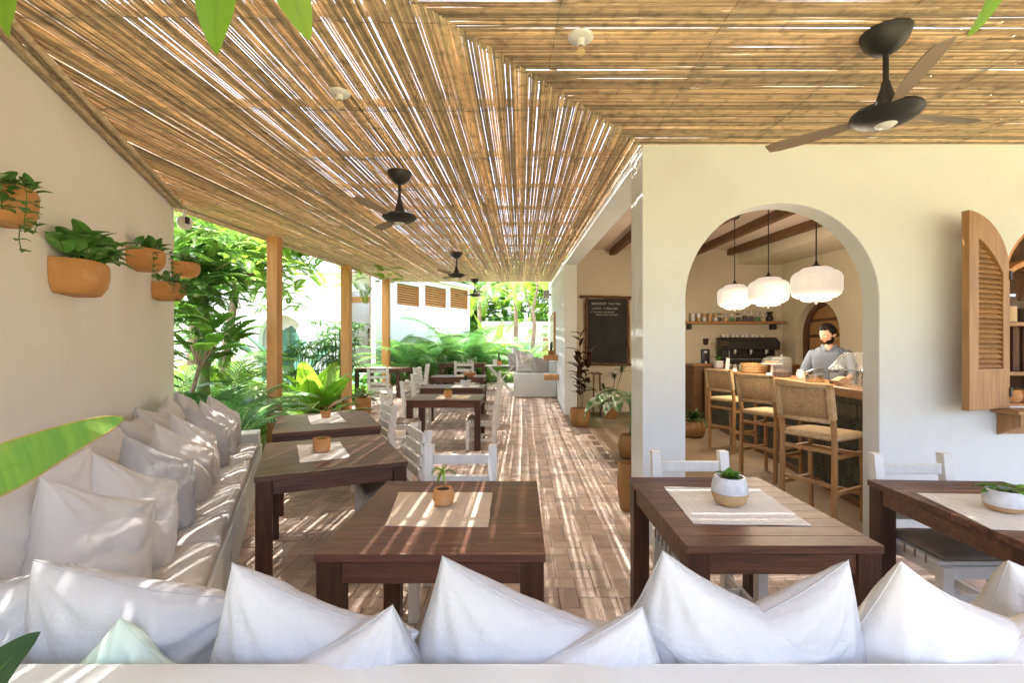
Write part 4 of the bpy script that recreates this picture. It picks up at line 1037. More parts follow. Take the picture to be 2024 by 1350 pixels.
tk = thing('wooden_plant_stand', 'slim dark wooden stand between the two corridor pots', 'plant stand', (1.62, 9.75, .004))
for sx in (-.08, .08):
    mb = MB(); mb.bar((sx, 0, 0), (sx * .8, 0, .95), .03, .03); mb.build('leg', M['rustic'], tk)
mb = MB(); mb.box(-.1, .1, -.1, .1, .951, .975); mb.build('stand_top', M['rustic'], tk)
dieff = [lget(('dieff', i), lambda i=i: leaf_mesh('leaf', .46, .17, 'leaf_vari', 55 - 12 * i, -55, .18, .02, .12, 12, th=.006, seed=i)) for i in range(3)]
t = plant('variegated_plant', 'cream and green striped dumb cane leaning out behind the white pier', 'potted plant', (1.50, 6.25, .005), dieff, 17, 'leaf', (-12, 40), (1.0, 1.5), 9, base=(0, 0, .80)); pot(t, 'round', .17, .32, 'ochre')
mb = MB(); mb.tube([(0, 0, .28), (.01, 0, .5), (0, 0, .83)], .02, 8); mb.build('stem', M['palmstem'], t, smooth=180)
t = thing('tall_vase', 'tall ochre clay vase on the bricks behind the white pier', 'vase', (.985, 4.22, .004)); pot(t, 'tall', .095, .44, 'ochre', 'vase_body', soil=False)
t = plant('bar_end_plant', 'dark leafy plant in a round ochre pot at the far end of the bar', 'potted plant', (2.93, 7.75, .005), drac, 40, 'leaf', (-10, 45), (.8, 1.2), 14, base=(0, 0, .3)); pot(t, 'round', .20, .27, 'ochre')

# ------------------------------------------------ caladium pot by the middle post
cal = [lget('cal1', lambda: leaf_mesh('leaf', .18, .15, 'leaf_bright', 80, 0, .1, .01, .26, 9, shape=.75, th=.006, stalk='leaf_red')),
       lget('cal2', lambda: leaf_mesh('leaf', .2, .16, 'leaf_mid', 70, -10, .1, .01, .2, 9, shape=.75, th=.006, stalk='leaf_red')),
       lget('cal3', lambda: leaf_mesh('leaf', .16, .13, 'leaf_vari', 60, -10, .1, .01, .16, 9, shape=.75, th=.006, stalk='leaf_red'))]
t = plant('caladium_pot', 'orange pot of caladium with red stalks beside the middle post', 'potted plant', (-3.38, 9.75, fz(9.75) + .005), cal, 15, 'leaf', (-5, 50), (.8, 1.3), 5, base=(0, 0, .33)); pot(t, 'cup', .16, .36, 'terra')

# ================================================================== the garden on the left
palm = [lget(('palm', i), lambda i=i: frond_mesh('frond', 1.6, .66, 'leaf_palm', 84 - 6 * i, -5 - 12 * i, 30, .026, .30, .7, seed=i)) for i in range(4)]
palml = [lget(('palml', i), lambda i=i: frond_mesh('frond', 1.5, .62, 'leaf_lime', 78 - 6 * i, -25 - 12 * i, 30, .028, .30, .7, seed=i + 9)) for i in range(2)]
comp = [lget(('comp', i), lambda i=i: frond_mesh('frond', .62, .30, 'leaf_mid', 30 - 15 * i, -45, 9, .075, .25, .35, oval=True, start=.25, seed=i, stalk='leaf_mid')) for i in range(3)]
compl = [lget(('compl', i), lambda i=i: frond_mesh('frond', .62, .28, 'leaf_lime', 30 - 15 * i, -45, 12, .05, .25, .35, oval=True, start=.2, seed=i + 5, stalk='leaf_lime')) for i in range(2)]
def palm_clump(lab, x, y, n, s, seed, meshes=palm, tilt=(-6, 30), ring=.15, group='areca palms in the garden', az=(0, 360), zr=(0, .25)):
    t = plant('areca_palm', lab, 'palm', (x, y, fz(y) - .03), meshes, n, 'frond', tilt, s, seed, group, ring=ring, az=az, zr=zr)
    rr = random.Random(seed)
    for k in range(4):
        a = rr.uniform(0, 6.28); mb = MB(); mb.tube([(ring * math.cos(a) * .7, ring * math.sin(a) * .7, -.02), (ring * math.cos(a), ring * math.sin(a), .42)], [.022, .014], 6); mb.build('stem', M['palmstem'], t, smooth=180)
    return t
palm_clump('feathery palm arching over the far end of the corner bench', -3.95, 6.05, 26, (.62, .95), 21, tilt=(-5, 45))
palm_clump('low palm at the foot of the nearest timber post', -3.45, 5.85, 14, (.4, .62), 22, tilt=(10, 60))
palm_clump('bright palm clump behind the bench pillows', -4.75, 7.2, 24, (.8, 1.15), 23, meshes=palm[:2] + palml)
palm_clump('pale lime palm behind the green-trunked tree', -6.3, 9.4, 26, (1.1, 1.5), 24, meshes=palml)
palm_clump('dense palm left of the nearest post, in shade', -5.6, 6.9, 22, (.8, 1.1), 25)
palm_clump('lime palm by the white garden wall', -8.4, 12.4, 26, (1.0, 1.3), 26, meshes=palml)
palm_clump('left palm of the row before the louvred wall', -3.75, 14.9, 34, (1.15, 1.5), 27)
palm_clump('second palm of the row before the louvred wall', -2.95, 15.2, 34, (1.1, 1.5), 28)
palm_clump('third palm of the row before the louvred wall, the tallest', -2.25, 15.6, 36, (1.3, 1.8), 29)
palm_clump('fourth palm of the row before the louvred wall', -1.6, 16.0, 34, (1.2, 1.6), 30, meshes=palm[:3] + palml[:1])
palm_clump('bright palm left of the far bench', -.75, 16.4, 28, (.9, 1.2), 31, meshes=palml + palm[:1])
palm_clump('palm behind the far bench pillows', .15, 17.2, 26, (.9, 1.25), 32, meshes=palml + palm[:2])
palm_clump('young palm between the folding table and the palms row', -1.1, 15.2, 22, (.6, .8), 33, meshes=palm[:2] + palml)
# lady palm with fingered leaves between the first two posts
lady = [lget(('lady', i), lambda i=i: leaf_mesh('leaf_finger', .42, .045, 'leaf_palm' if i < 2 else 'leaf_mid', 35, -30 - 20 * i, .25, .004, 0, 7, th=.003, seed=i)) for i in range(3)]
def lady_palm(lab, x, y, h, n, seed):
    t = thing('lady_palm', lab, 'palm', (x, y, fz(y) - .03)); rr = random.Random(seed)
    for i in range(n):
        hh = h * rr.uniform(.35, 1); a = rr.uniform(0, 6.28); rad = rr.uniform(.05, .55); b = Vector((math.cos(a) * rad, math.sin(a) * rad, hh))
        st = MB(); st.tube([(b.x * .45, b.y * .45, 0), (b.x * .7, b.y * .7, hh * .6), b], .008, 5); st.build('stem', M['leaf_mid'], t, smooth=180)
        for k in range(8):
            o = bpy.data.objects.new('leaf_finger', lady[k % 3]); col.objects.link(o); o.parent = t
            o.matrix_local = Matrix.Translation(b) @ Matrix.Rotation(a - 1.57 + R(-115 + 33 * k + rr.uniform(-8, 8)), 4, 'Z') @ Matrix.Rotation(-R(rr.uniform(-10, 30)), 4, 'X') @ Matrix.Scale(rr.uniform(.8, 1.1), 4)
    return t
lady_palm('dark lady palm with fingered leaves behind the middle post', -4.55, 11.3, 2.0, 46, 3)
lady_palm('shorter lady palm left of the middle post', -5.3, 11.0, 1.5, 36, 4)
# big lime leaves and a red one beside the far bench table
big = [lget(('big', i), lambda i=i: leaf_mesh('leaf', 1.25, .46, 'leaf_bright', 86 - 5 * i, 48 - 16 * i, .25, .02, .10, 16, pleat=.006, th=.010, stalk='leaf_lime', seed=i)) for i in range(3)]
plant('birdnest_fern', 'lime green plant with broad pleated leaves glowing between the first two posts', 'plant', (-3.95, 8.75, -.02), big, 12, 'leaf', (-6, 9), (.9, 1.15), 5, ring=.06)
red = [lget(('red', i), lambda i=i: leaf_mesh('leaf', .46, .17, 'leaf_red' if i == 0 else 'leaf_mid', 80 - 10 * i, 0, .2, .012, .60, 12, th=.008, stalk='leaf_red', seed=i)) for i in range(3)]
plant('cordyline', 'low plant with one dark red leaf before the lime leaves', 'plant', (-3.55, 7.65, -.02), red, 11, 'leaf', (-5, 42), (.9, 1.25), 8, ring=.05)
# banana / traveller leaves, blue green
ban = [lget(('ban', i), lambda i=i: leaf_mesh('leaf', 1.7, .42, 'leaf_blue', 70 - 14 * i, 25 - 25 * i, .30, .02, .6, 18, pleat=.012, th=.022, stalk='palmstem', seed=i)) for i in range(3)]
plant('banana_plant', 'blue-green banana plant spreading in front of the white garden wall', 'plant', (-6.35, 12.7, .2), ban, 10, 'leaf', (-5, 45), (1.1, 1.5), 12, ring=.08)
plant('banana_plant', 'second banana plant, broad leaves half hidden by the nearest post', 'plant', (-7.3, 12.3, .2), ban, 9, 'leaf', (-5, 50), (1.0, 1.35), 13, ring=.08)
plant('banana_plant', 'banana plant with one big yellow-green leaf at the back of the corridor', 'plant', (-1.2, 19.2, fz(19)), [ban[0], ban[1], lget('bany', lambda: leaf_mesh('leaf', 1.9, .5, 'leaf_bright', 84, 70, .30, .02, .5, 18, pleat=.012, th=.022, stalk='palmstem'))], 9, 'leaf', (0, 40), (.9, 1.2), 14, ring=.08)
# trees
def tree(lab, x, y, trunk, tr, crown, radii, n, meshes, seed, tm='bark', name='tree', sc_=(.8, 1.3), limbs=6, down=0):
    z0 = fz(y) - .05; t = thing(name, lab, 'tree', (x, y, z0)); rr = random.Random(seed)
    mb = MB(); pts = [Vector(p) for p in trunk]; mb.tube(pts, [tr * (1.15 - .5 * i / len(pts)) for i in range(len(pts))], 10); mb.build('trunk', M[tm], t, smooth=180)
    c = Vector(crown)
    top = pts[-1]
    for i in range(limbs):
        e = c + Vector((rr.uniform(-.7, .7) * radii[0], rr.uniform(-.7, .7) * radii[1], rr.uniform(-.5, .6) * radii[2])); mb = MB()
        mb.tube([top - Vector((0, 0, .1)), top.lerp(e, .5) + Vector((0, 0, .15)), e], [tr * .5, tr * .3, tr * .1], 6); mb.build('limb', M[tm], t, smooth=180)
    # clumps give the crown its holes and uneven edge
    cl = [c + Vector((rr.gauss(0, .48) * radii[0], rr.gauss(0, .48) * radii[1], rr.gauss(0, .48) * radii[2])) for _ in range(max(5, n // 14))]
    mb = MB()
    for i in range(n):
        k = cl[i % len(cl)] + Vector((rr.gauss(0, .20) * radii[0], rr.gauss(0, .20) * radii[1], rr.gauss(0, .20) * radii[2]))
        me = meshes[i % len(meshes)]; mt = Matrix.Translation(k) @ Matrix.Rotation(rr.uniform(0, 6.28), 4, 'Z') @ Matrix.Rotation(R(rr.uniform(-30, 40) + down), 4, 'X') @ Matrix.Scale(rr.uniform(*sc_), 4)
        i0 = len(mb.v); mb.add([v.co for v in me.vertices], [tuple(p.vertices) for p in me.polygons], rr.random()); mb.mul(mt, i0)
    f = mb.build('crown', me.materials[0], t, smooth=180)
    return t
tree('tree with feathery dark green leaves and a smooth green trunk beside the garden wall', -4.95, 7.1, [(0, 0, 0), (.0, 0, 1.0), (.03, 0, 1.8), (.0, 0, 2.4)], .085, (.05, .0, 2.75), (.85, .8, .80), 620, comp, 3, 'palmstem', sc_=(.42, .8))
mb = MB(); rr = random.Random(2)
for k in range(16):
    a = k * .7; mb.bar((.09 * math.cos(a), .09 * math.sin(a), 1.30), (.17 * math.cos(a), .17 * math.sin(a), 1.52 + .1 * rr.random()), .05, .008)
hk = mb.build('leaf_husks', M['bark'], [o for o in bpy.data.objects if o.name.startswith('tree') and o.parent is None][-1])
tree('lower branch tree with compound leaves hanging before the pale wall', -4.7, 6.5, [(0, 0, 0), (-.1, .1, .8), (.05, .1, 1.35)], .03, (.25, .0, 1.55), (.42, .4, .32), 26, comp, 5, 'bark', name='small_tree', limbs=4, down=10)
tree('yellow-green feathery tree above the first two posts', -6.3, 9.6, [(0, 0, 0), (.1, 0, 1.6), (.3, 0, 2.8)], .09, (.8, .2, 3.35), (1.7, 1.2, .85), 800, compl, 6, limbs=7, sc_=(.5, .9))
tree('dark bushy tree hard against the garden wall corner', -5.0, 6.15, [(0, 0, 0), (-.1, 0, .8), (-.1, 0, 1.6)], .05, (-.15, 0, 1.75), (.42, .4, .8), 220, comp, 7, name='bushy_tree', sc_=(.4, .75))
tree('tall tree with yellow-green foliage behind the garden wall corner', -7.6, 10.5, [(0, 0, 0), (.1, 0, 2), (0, 0, 4)], .14, (0, 0, 4.6), (1.9, 1.4, 1.2), 500, compl, 8, sc_=(.6, 1))
tree('far leafy tree left above the white garden wall', -15, 22, [(0, 0, 0), (.1, 0, 2), (0, 0, 4)], .2, (0, 0, 6.2), (4, 2, 2.2), 420, compl, 9, sc_=(1.5, 2.6))
tree('far leafy tree behind the louvred wall', -3.2, 27, [(0, 0, 0), (.1, 0, 2), (0, 0, 3.2)], .2, (1, 0, 4.6), (3.2, 2, 2.6), 420, comp, 10, sc_=(1.5, 2.6))
tree('far leafy tree at the end of the garden, right side', 2.6, 25, [(0, 0, 0), (.1, 0, 2), (0, 0, 3.2)], .2, (-.4, 0, 3.6), (2.6, 2, 2.6), 420, compl, 11, sc_=(1.5, 2.4))
# slender trunk beside the far white bench, with hanging fronds
t = thing('slim_tree', 'slender ringed trunk with hanging fronds behind the far white bench', 'tree', (.45, 18.0, fz(18) - .05))
mb = MB(); mb.tube([(0, 0, 0), (0, 0, 1.0), (.08, 0, 1.9), (.02, 0, 2.6), (.2, 0, 3.4), (.15, 0, 4.2)], [.10, .09, .08, .06, .05, .04], 10); mb.build('trunk', M['bark'], t, smooth=180)
mb = MB(); mb.tube([(.06, 0, 1.9), (-.12, 0, 2.6), (-.3, 0, 3.5), (-.7, 0, 4.0)], [.035, .03, .02, .012], 6); mb.build('limb', M['bark'], t, smooth=180)
hang = [lget(('hang', i), lambda i=i: frond_mesh('frond', 1.7, .8, 'leaf_lime', 30 - 25 * i, -80, 26, .03, .9, .3, seed=i + 20)) for i in range(2)]
for (bx, bz, n) in ((.15, 4.0, 12), (-.7, 3.95, 10)):
    for i in range(n):
        o = bpy.data.objects.new('frond', hang[i % 2]); col.objects.link(o); o.parent = t
        o.matrix_local = Matrix.Translation((bx, 0, bz)) @ Matrix.Rotation(R(i * 360 / n + rr.uniform(-12, 12)), 4, 'Z') @ Matrix.Scale(rr.uniform(.7, 1.1), 4)
for (x, y, h, lab, sd_) in ((-2.0, 21.5, 3.6, 'tall feather palm at the back of the corridor, left', 41), (-.3, 22.5, 3.9, 'tall feather palm at the back of the corridor, right', 42), (-6.6, 19.5, 4.6, 'tall palm above the white garden wall', 43)):
    t = plant('feather_palm', lab, 'palm', (x, y, fz(y) - .05), palml + palm[:2], 18, 'frond', (10, 75), (1.3, 1.9), sd_, 'tall feather palms in the background', base=(0, 0, h))
    mb = MB(); mb.tube([(0, 0, 0), (.05, 0, h / 2), (0, 0, h)], [.13, .1, .08], 8); mb.build('trunk', M['bark'], t, smooth=180)
# low ground cover, nobody could count it
mb = MB(); rr = random.Random(8); me = lget('gc', lambda: leaf_mesh('leaf', .22, .09, 'leaf_mid', 60, -10, .2, .01, .05, 4, th=.003)); V0 = [v.co.copy() for v in me.vertices][:5 * 8]; F0 = [tuple(p.vertices) for p in me.polygons if max(p.vertices) < 40]
for i in range(3600):
    y = rr.uniform(5.3, 16); x = rr.choice((rr.uniform(-9, -4.15), rr.uniform(-6.5, -4.15)))
    if y > 14.9: x = rr.uniform(-9, .8)
    if -9 < x < -5.4 and rr.random() < .75 and y < 14: continue
    mt = Matrix.Translation((x, y, fz(y) - .03)) @ Matrix.Rotation(rr.uniform(0, 6.28), 4, 'Z') @ Matrix.Rotation(R(rr.uniform(-30, 30)), 4, 'X') @ Matrix.Scale(rr.uniform(.7, 1.9), 4)
    i0 = len(mb.v); mb.add(V0, F0, rr.random()); mb.mul(mt, i0)
tag(mb.build('ground_cover', M['leaf_mid'], smooth=180), 'leafy ground cover between the palms and along the paving', 'ground cover', kind='stuff')
mb = MB(); rr = random.Random(18)
for i in range(5200):                                                # far planting that closes the view
    x = rr.uniform(-26, 12); y = 29 + rr.uniform(-1.5, 3); z = abs(rr.gauss(0, 1.6)) + .2 + fz(20)
    mt = Matrix.Translation((x, y, z)) @ Matrix.Rotation(rr.uniform(0, 6.28), 4, 'Z') @ Matrix.Rotation(R(rr.uniform(-60, 60)), 4, 'X') @ Matrix.Scale(rr.uniform(2, 5), 4)
    i0 = len(mb.v); mb.add(V0, F0, rr.random()); mb.mul(mt, i0)
tag(mb.build('far_greenery', M['leaf_mid'], smooth=180), 'distant band of greenery behind the garden', 'greenery', kind='stuff')

# ------------------------------------------------ leaves close to the camera
bigleaf = leaf_mesh('leaf', .62, .19, 'leaf_lime', 14, -4, .12, .012, .0, 20, shape=1.0, th=.004, stalk='leaf_bright')
M['leaf_near'] = leafm('leaf_near_green', (.13, .30, .045), (.20, .38, .05), .4, scale=3, vary=0, hue=0, stretch=(1.5, 16, 1), bump=.5, bscale=6, wear=((.30, .34, .06), 9, .5))
M['leaf_margin'] = leafm('leaf_margin', (.55, .45, .12), (.50, .30, .10), .4)
bigleaf.materials[0] = M['leaf_near']
lv_v = [v.co.copy() for v in bigleaf.vertices]
t = thing('ginger_plant', 'shell ginger leaf reaching in at the left edge, over the cream pillows', 'plant', (-1.35, .60, 0))
o = bpy.data.objects.new('leaf', bigleaf); col.objects.link(o); o.parent = t
def aim(o, a, b, up, s=1):                                            # lay a leaf that grows along +y from a to b
    y = (Vector(b) - Vector(a)).normalized(); x = y.cross(Vector(up)).normalized(); z = x.cross(y)
    m_ = Matrix((x, y, z)).transposed().to_4x4(); o.matrix_local = Matrix.Translation(a) @ m_ @ Matrix.Scale(s, 4)
a = ony(-160, 1015, .80) - Vector((-1.35, .60, 0)); b = ony(262, 838, .95) - Vector((-1.35, .60, 0))
aim(o, a, b, (.1, -.9, .42), (b - a).length / .615)
for c0 in (0, 4):
    mb = MB(); mb.tube([lv_v[i * 5 + c0] for i in range(24)], [.0022 + .0012 * (i % 3 == 0) for i in range(24)], 5); mg = mb.build('leaf_margin', M['leaf_margin'], o, smooth=180)
mb = MB(); mb.tube([(0, 0, 0), (.02, .0, .5), a * .6 + Vector((0, 0, .35)), a], [.012, .011, .008, .005], 6); mb.build('stem', M['leaf_mid'], t, smooth=180)
lv = leaf_mesh('leaf', .16, .075, 'leaf_bright', 12, -14, .14, .006, .0, 12, shape=.85, th=.0025, stalk='leaf_lime')
t = thing('hanging_vine', 'vine with heart-shaped bright leaves hanging into the top of the picture', 'vine', (-.55, .85, 2.5))
def hleaf(px0, py0, px1, py1, Y, s, m='leaf_bright', up=(0, -1, .25)):
    q0 = ony(px0, py0, Y) - Vector((-.55, .85, 2.5)); q1 = ony(px1, py1, Y + .02) - Vector((-.55, .85, 2.5))
    o = bpy.data.objects.new('leaf', lv); col.objects.link(o); o.parent = t; aim(o, q0, q1, up, s); return q0
cs = [hleaf(28, -75, 22, 35, .8, .78), hleaf(445, -95, 432, 96, .8, 1.08), hleaf(555, -80, 603, 52, .8, .85), hleaf(1985, -70, 1925, 42, .8, .75, up=(.6, -.8, .2))]
cs.sort(key=lambda v: v.x)
z_ = max(c.z for c in cs) + .06
pts = [Vector((cs[0].x - .5, 0, z_))]
for c in cs: pts += [c + Vector((-.01, 0, .03)), c + Vector((.12, 0, .05))]
pts.append(Vector((cs[-1].x + .4, 0, z_ + .1)))
mb = MB(); mb.tube(pts, .003, 6); mb.build('vine_stem', M['leaf_mid'], t, smooth=180)
for c in cs:
    mb = MB(); mb.tube([c, c + Vector((-.01, 0, .03))], .002, 5); mb.build('leaf_stalk', M['leaf_mid'], t)
for xx_ in (pts[0].x + .02, pts[-1].x - .02):
    mb = MB(); mb.tube([(xx_, 0, z_ if xx_ < 0 else z_ + .09), (xx_, .02, cz(.85) - 2.5 + .03)], .003, 5); mb.build('vine_stem', M['leaf_mid'], t)
t = thing('broad_leaf_plant', 'dark green leaf tip at the bottom left corner, in front of the white ledge', 'plant', (-.9, .55, 0))
o = bpy.data.objects.new('leaf', lv.copy()); o.data.materials[0] = M['leaf_dark']; col.objects.link(o); o.parent = t
a = ony(-80, 1420, .7) - Vector((-.9, .55, 0)); b = ony(48, 1285, .72) - Vector((-.9, .55, 0)); aim(o, a, b, (0, -1, .5), .98)
mb = MB(); mb.tube([(0, 0, 0), a * .5 + Vector((0, 0, .1)), a], [.01, .008, .004], 6); mb.build('stem', M['leaf_mid'], t, smooth=180)
# ================================================================== buildings in the garden
g1 = thing('garden_building', 'long white garden wall with a round-topped grey niche, far left', 'building', (-10, 15.3, .3))
def gp(mb, name, m, **k):
    o = mb.build(name, m, g1, **k); o.location = (10, -15.3, -.3); return o
mb = MB(); ar = [(-8.85, .2)] + arc(-8.08, 1.88, .77, 180, 0, 20) + [(-7.31, .2)]
mb.prism([[(-20, .1)] + ar + [(-6.05, .1), (-6.05, 4.05), (-20, 4.05)]], 15.3, 15.6); gp(mb, 'wall', M['plaster'], fix=True, smooth=35)
mb = MB(); mb.box(-9, -7.2, 15.62, 15.66, .1, 3); M['greyp'] = mat('grey_plaster', (.42, .40, .37), None, 3, .9); gp(mb, 'niche_back', M['greyp'])
mb = MB(); mb.box(-20, -6.0, 15.2, 16.5, 4.052, 4.16); gp(mb, 'roof_slab', M['plaster'])
g2 = thing('porch_building', 'white flat-roofed porch building with a framed dark print', 'building', (-5.3, 16.5, .4))
def gq(mb, name, m, **k):
    o = mb.build(name, m, g2, **k); o.location = (5.3, -16.5, -.4); return o
mb = MB(); mb.box(-6.04, -3.4, 17.6, 17.8, .2, 4.0); gq(mb, 'wall', M['plaster'])
mb = MB(); mb.box(-6.04, -5.9, 15.7, 17.59, .2, 4.0); gq(mb, 'wall', M['plaster'])
mb = MB(); mb.box(-5.898, -4.55, 15.5, 15.72, 3.45, 4.0); gq(mb, 'lintel', M['plaster'])
mb = MB(); mb.box(-4.86, -4.5, 15.3, 15.9, .2, 4.0); gq(mb, 'pier', M['plaster'])
mb = MB(); mb.box(-6.05, -3.4, 15.45, 15.95, 4.01, 4.12); gq(mb, 'roof_slab', M['plaster'])
mb = MB(); mb.box(-6.0, -5.28, 15.78, 15.92, 3.12, 3.32); gq(mb, 'wooden_beam', M['orangewood'])
mb = MB()
for i in range(40): mb.tube([(-6.2 + .03 * i * 1.1, 14.9, 4.0), (-6.2 + .03 * i * 1.1, 16.0, 4.2)], .012, 5, r=RN.random())
tag(gq(mb, 'reed_awning', M['reed']), kind='stuff')
pc = thing('framed_print', 'dark abstract print in a wide white frame on the porch wall', 'picture', (-5.72, 17.55, 1.9))
mb = MB(); mb.box(-.34, .34, -.03, .03, -.62, .62); mb.build('frame', M['plastic_white'], pc, bevel=.006)
mb = MB(); mb.box(-.19, .19, -.034, -.031, -.40, .40); mb.build('print', M['print'], pc)
dx_, dy_ = 2.3, 4.5; LL = math.hypot(dx_, dy_); RZ3 = math.atan2(dy_, dx_)
g3 = thing('louvred_building', 'bright white wall with three high wooden louvre windows', 'building', (-4.5, 15.0, 0), RZ3)
def spx(px):
    X = (px - CX) / F; return (15.0 * X + 4.5) / (dx_ / LL - X * dy_ / LL)
lw_ = [(785, 829, 563, 604), (840, 882, 567, 607), (890, 925, 571, 610)]
holes = []
for (a_, b_, t_, u_) in lw_:
    s0_, s1_ = spx(a_), spx(b_); Y0 = 15 + s0_ * dy_ / LL; Y1 = 15 + s1_ * dy_ / LL; Ym = (Y0 + Y1) / 2
    holes.append((s0_, s1_, H - (u_ - CY) * Ym / F, H - (t_ - CY) * Ym / F))
mb = MB(); mb.prism([[(-.4, .2), (LL, .2), (LL, 4.05), (-.4, 4.05)]] + [[(a_, c_), (a_, d_), (b_, d_), (b_, c_)] for (a_, b_, c_, d_) in holes], 0, .2)
mb.build('wall', M['plaster'], g3, fix=True)
mb = MB(); mb.box(-.4, LL, .21, .26, .2, 4.0); mb.build('inner_lining', M['beam'], g3)
mb = MB(); mb.box(-.5, LL + .25, -.15, 1.2, 4.06, 4.2); mb.build('roof_slab', M['plaster'], g3)
for (a_, b_, c_, d_) in holes:
    f_ = MB(); f_.box(a_, b_, .02, .19, c_, c_ + .02); fr = f_.build('louvre_window', M['orangewood'], g3)
    n = 8
    for i in range(n):
        z = c_ + .04 + (d_ - c_ - .06) * (i + .5) / n; mb = MB(); mb.bar((a_ + .02, .10, z), (b_ - .02, .10, z), .09, .022, up=(0, -.62, .78)); mb.build('louvre_slat', M['orangewood'], fr)
    mb = MB(); mb.box(b_ - .02, b_, .021, .19, c_ + .021, d_); mb.build('sash', M['orangewood'], fr)
g4 = thing('far_wall', 'low sunlit white wall at the end of the garden', 'wall', (1, 24, .66))
mb = MB(); mb.box(-3.2, 2.4, 0, .2, -.1, 2.3); mb.build('wall_face', M['plaster'], g4)
mb = MB(); mb.box(.15, .75, -.03, -.002, .1, 1.4); mb.build('wooden_door', M['teak'], g4)
# things on the outside of the side wall
o = thing('mirror_panel', 'tall pale framed mirror on the far side wall', 'mirror', (.925, 13.2, 1.2))
mb = MB(); mb.box(-.045, -.001, -.95, .95, .0, 1.30); mb.build('frame', M['orangewood'], o, bevel=.004)
M['mirror'] = mat('pale_mirror', (.62, .66, .62), None, 2, .12, metal=.7)
mb = MB(); mb.box(-.05, -.046, -.88, .88, .06, 1.24); mb.build('glass_pane', M['mirror'], o)
for (z, lab) in ((1.02, 'upper orange wall shelf with small cactus over the far bench'), (.54, 'lower orange wall shelf beside the far bench')):
    b_ = MB(); b_.box(-.36, -.002, -.18, .18, 0, .13); s_ = b_.build('wall_shelf', M['orangewood'], bevel=.008, loc=(.93, 11.6 if z > .8 else 11.3, z + fz(11.6))); tag(s_, lab, 'shelf')
tpot('dark little cactus in a stone pot on the upper orange wall shelf', (.76, 11.6, 1.152 + fz(11.6)), 'cup', .08, .12, 'ochre', [lget('cac2', None)], 3, seed=17, tilt=(0, 10))
t = thing('security_camera', 'white security camera under the reed ceiling at the corner of the garden wall', 'security camera', (-3.90, 5.28, 2.98))
mb = MB(); mb.lathe([(.0, -.10), (.05, -.085), (.075, -.04), (.075, .03), (.06, .05)], 18, c=(0, 0, 0)); mb.build('housing', M['plastic_white'], t, smooth=50)
mb = MB(); mb.box(.055, .085, -.08, -.03, -.04, .035); mb.build('lens_window', M['black'], t, bevel=.006)
mb = MB(); mb.lathe([(.02, .05), (.02, .145)], 10); mb.build('mount', M['plastic_white'], t)
t = thing('wall_speaker', 'small grey speaker on the far end of the side wall under the ceiling', 'speaker', (.80, 14.2, 3.2))
mb = MB(); mb.box(-.10, .08, -.12, .12, -.13, .13); mb.build('housing', M['greyp'], t, bevel=.02); mb = MB(); mb.box(.081, .129, -.03, .03, -.03, .03); mb.build('mount', M['black'], t)

# ================================================================== window shutter and cabinet in the window
X0, X1, ZB = 3.70, 4.80, 1.06
shx = Vector((3.685, 3.462, 0)); free = Vector((3.205, 3.285, 0)); v_ = free - shx; ang = math.atan2(v_.y, v_.x); SWd = v_.length
t = thing('arched_shutter', 'open wooden arched shutter with louvres at the right of the bar arch', 'shutter', (shx.x, shx.y, ZB - .005), ang)
def outl(i0, top, x0, x1, z0, n=18):                                  # quarter arch: low at the hinge, high at the free edge
    return None
def quarter(x, hi=1.445, lo=1.02): 
    u = max(0, min(1, x / SWd)); return lo + (hi - lo) * math.sqrt(max(0, 1 - (1 - u) ** 2))
n = 20; outer = [(0, 0), (SWd, 0), (SWd, quarter(SWd))] + [(SWd * (1 - i / n), quarter(SWd * (1 - i / n))) for i in range(1, n + 1)]
st = .085
inn = [(st, .30), (st, quarter(st) - .20)]
def inq(x): return quarter(x) - .16 - .10 * (1 - (x / SWd))
xs = [st + (SWd - .115 - st) * i / 12 for i in range(13)]
inner = [(st, .30)] + [(SWd - .115, .30)] + [(x, inq(x)) for x in reversed(xs)]
mb = MB(); mb.prism([outer, list(reversed(inner))], -.024, .024); mb.build('frame', M['teak'], t, fix=True, bevel=.003, smooth=35)
mb = MB(); mb.box(st + .002, SWd - .117, -.012, .012, .065, .299)
mb.build('lower_panel', M['teak_x'], t, bevel=.004)
z = .325; i = 0
while z < inq(SWd - .14) - .02:
    xa = st + .001; xb = SWd - .116
    for x in xs:
        if inq(x) > z + .01: break
    xa = max(xa, x - .004) if inq(st) < z else xa
    if xb - xa > .05:
        mb = MB(); mb.bar((xa, 0, z), (xb, 0, z), .050, .007, up=(0, .72, .69)); mb.build('louvre_slat', M['teak'], t)
    z += .037; i += 1
for z in (.12, 1.0):
    mb = MB(); mb.box(-.012, .012, .026, .034, z - .035, z + .035); mb.build('hinge', M['black'], t, bevel=.002)
# cabinet in the window opening
t = thing('window_cabinet', 'wooden cabinet with shelves and slatted front filling the arched window', 'cabinet', (4.25, 3.49, ZB))
XA, XB = -.548, .548
mb = MB()
fo = [(XA, .0), (XB, .0)] + [(x - 4.25, z - ZB) for x, z in arc(4.25, 2.0, .548, 0, 180, 24)]
fi = [(XA + .02, .02), (XB - .02, .02)] + [(x - 4.25, z - ZB) for x, z in arc(4.25, 2.0, .528, 0, 180, 24)]
mb.prism([fo, list(reversed(fi))], .01, .17); mb.build('frame', M['orangewood'], t, fix=True, smooth=35)
fo2 = [(XA + .021, .0), (XB - .021, .0)] + [(x - 4.25, z - ZB) for x, z in arc(4.25, 1.72, .527, 0, 180, 24)]
fi2 = [(XA + .05, .0), (XB - .05, .0)] + [(x - 4.25, z - ZB) for x, z in arc(4.25, 1.72, .49, 0, 180, 24)]
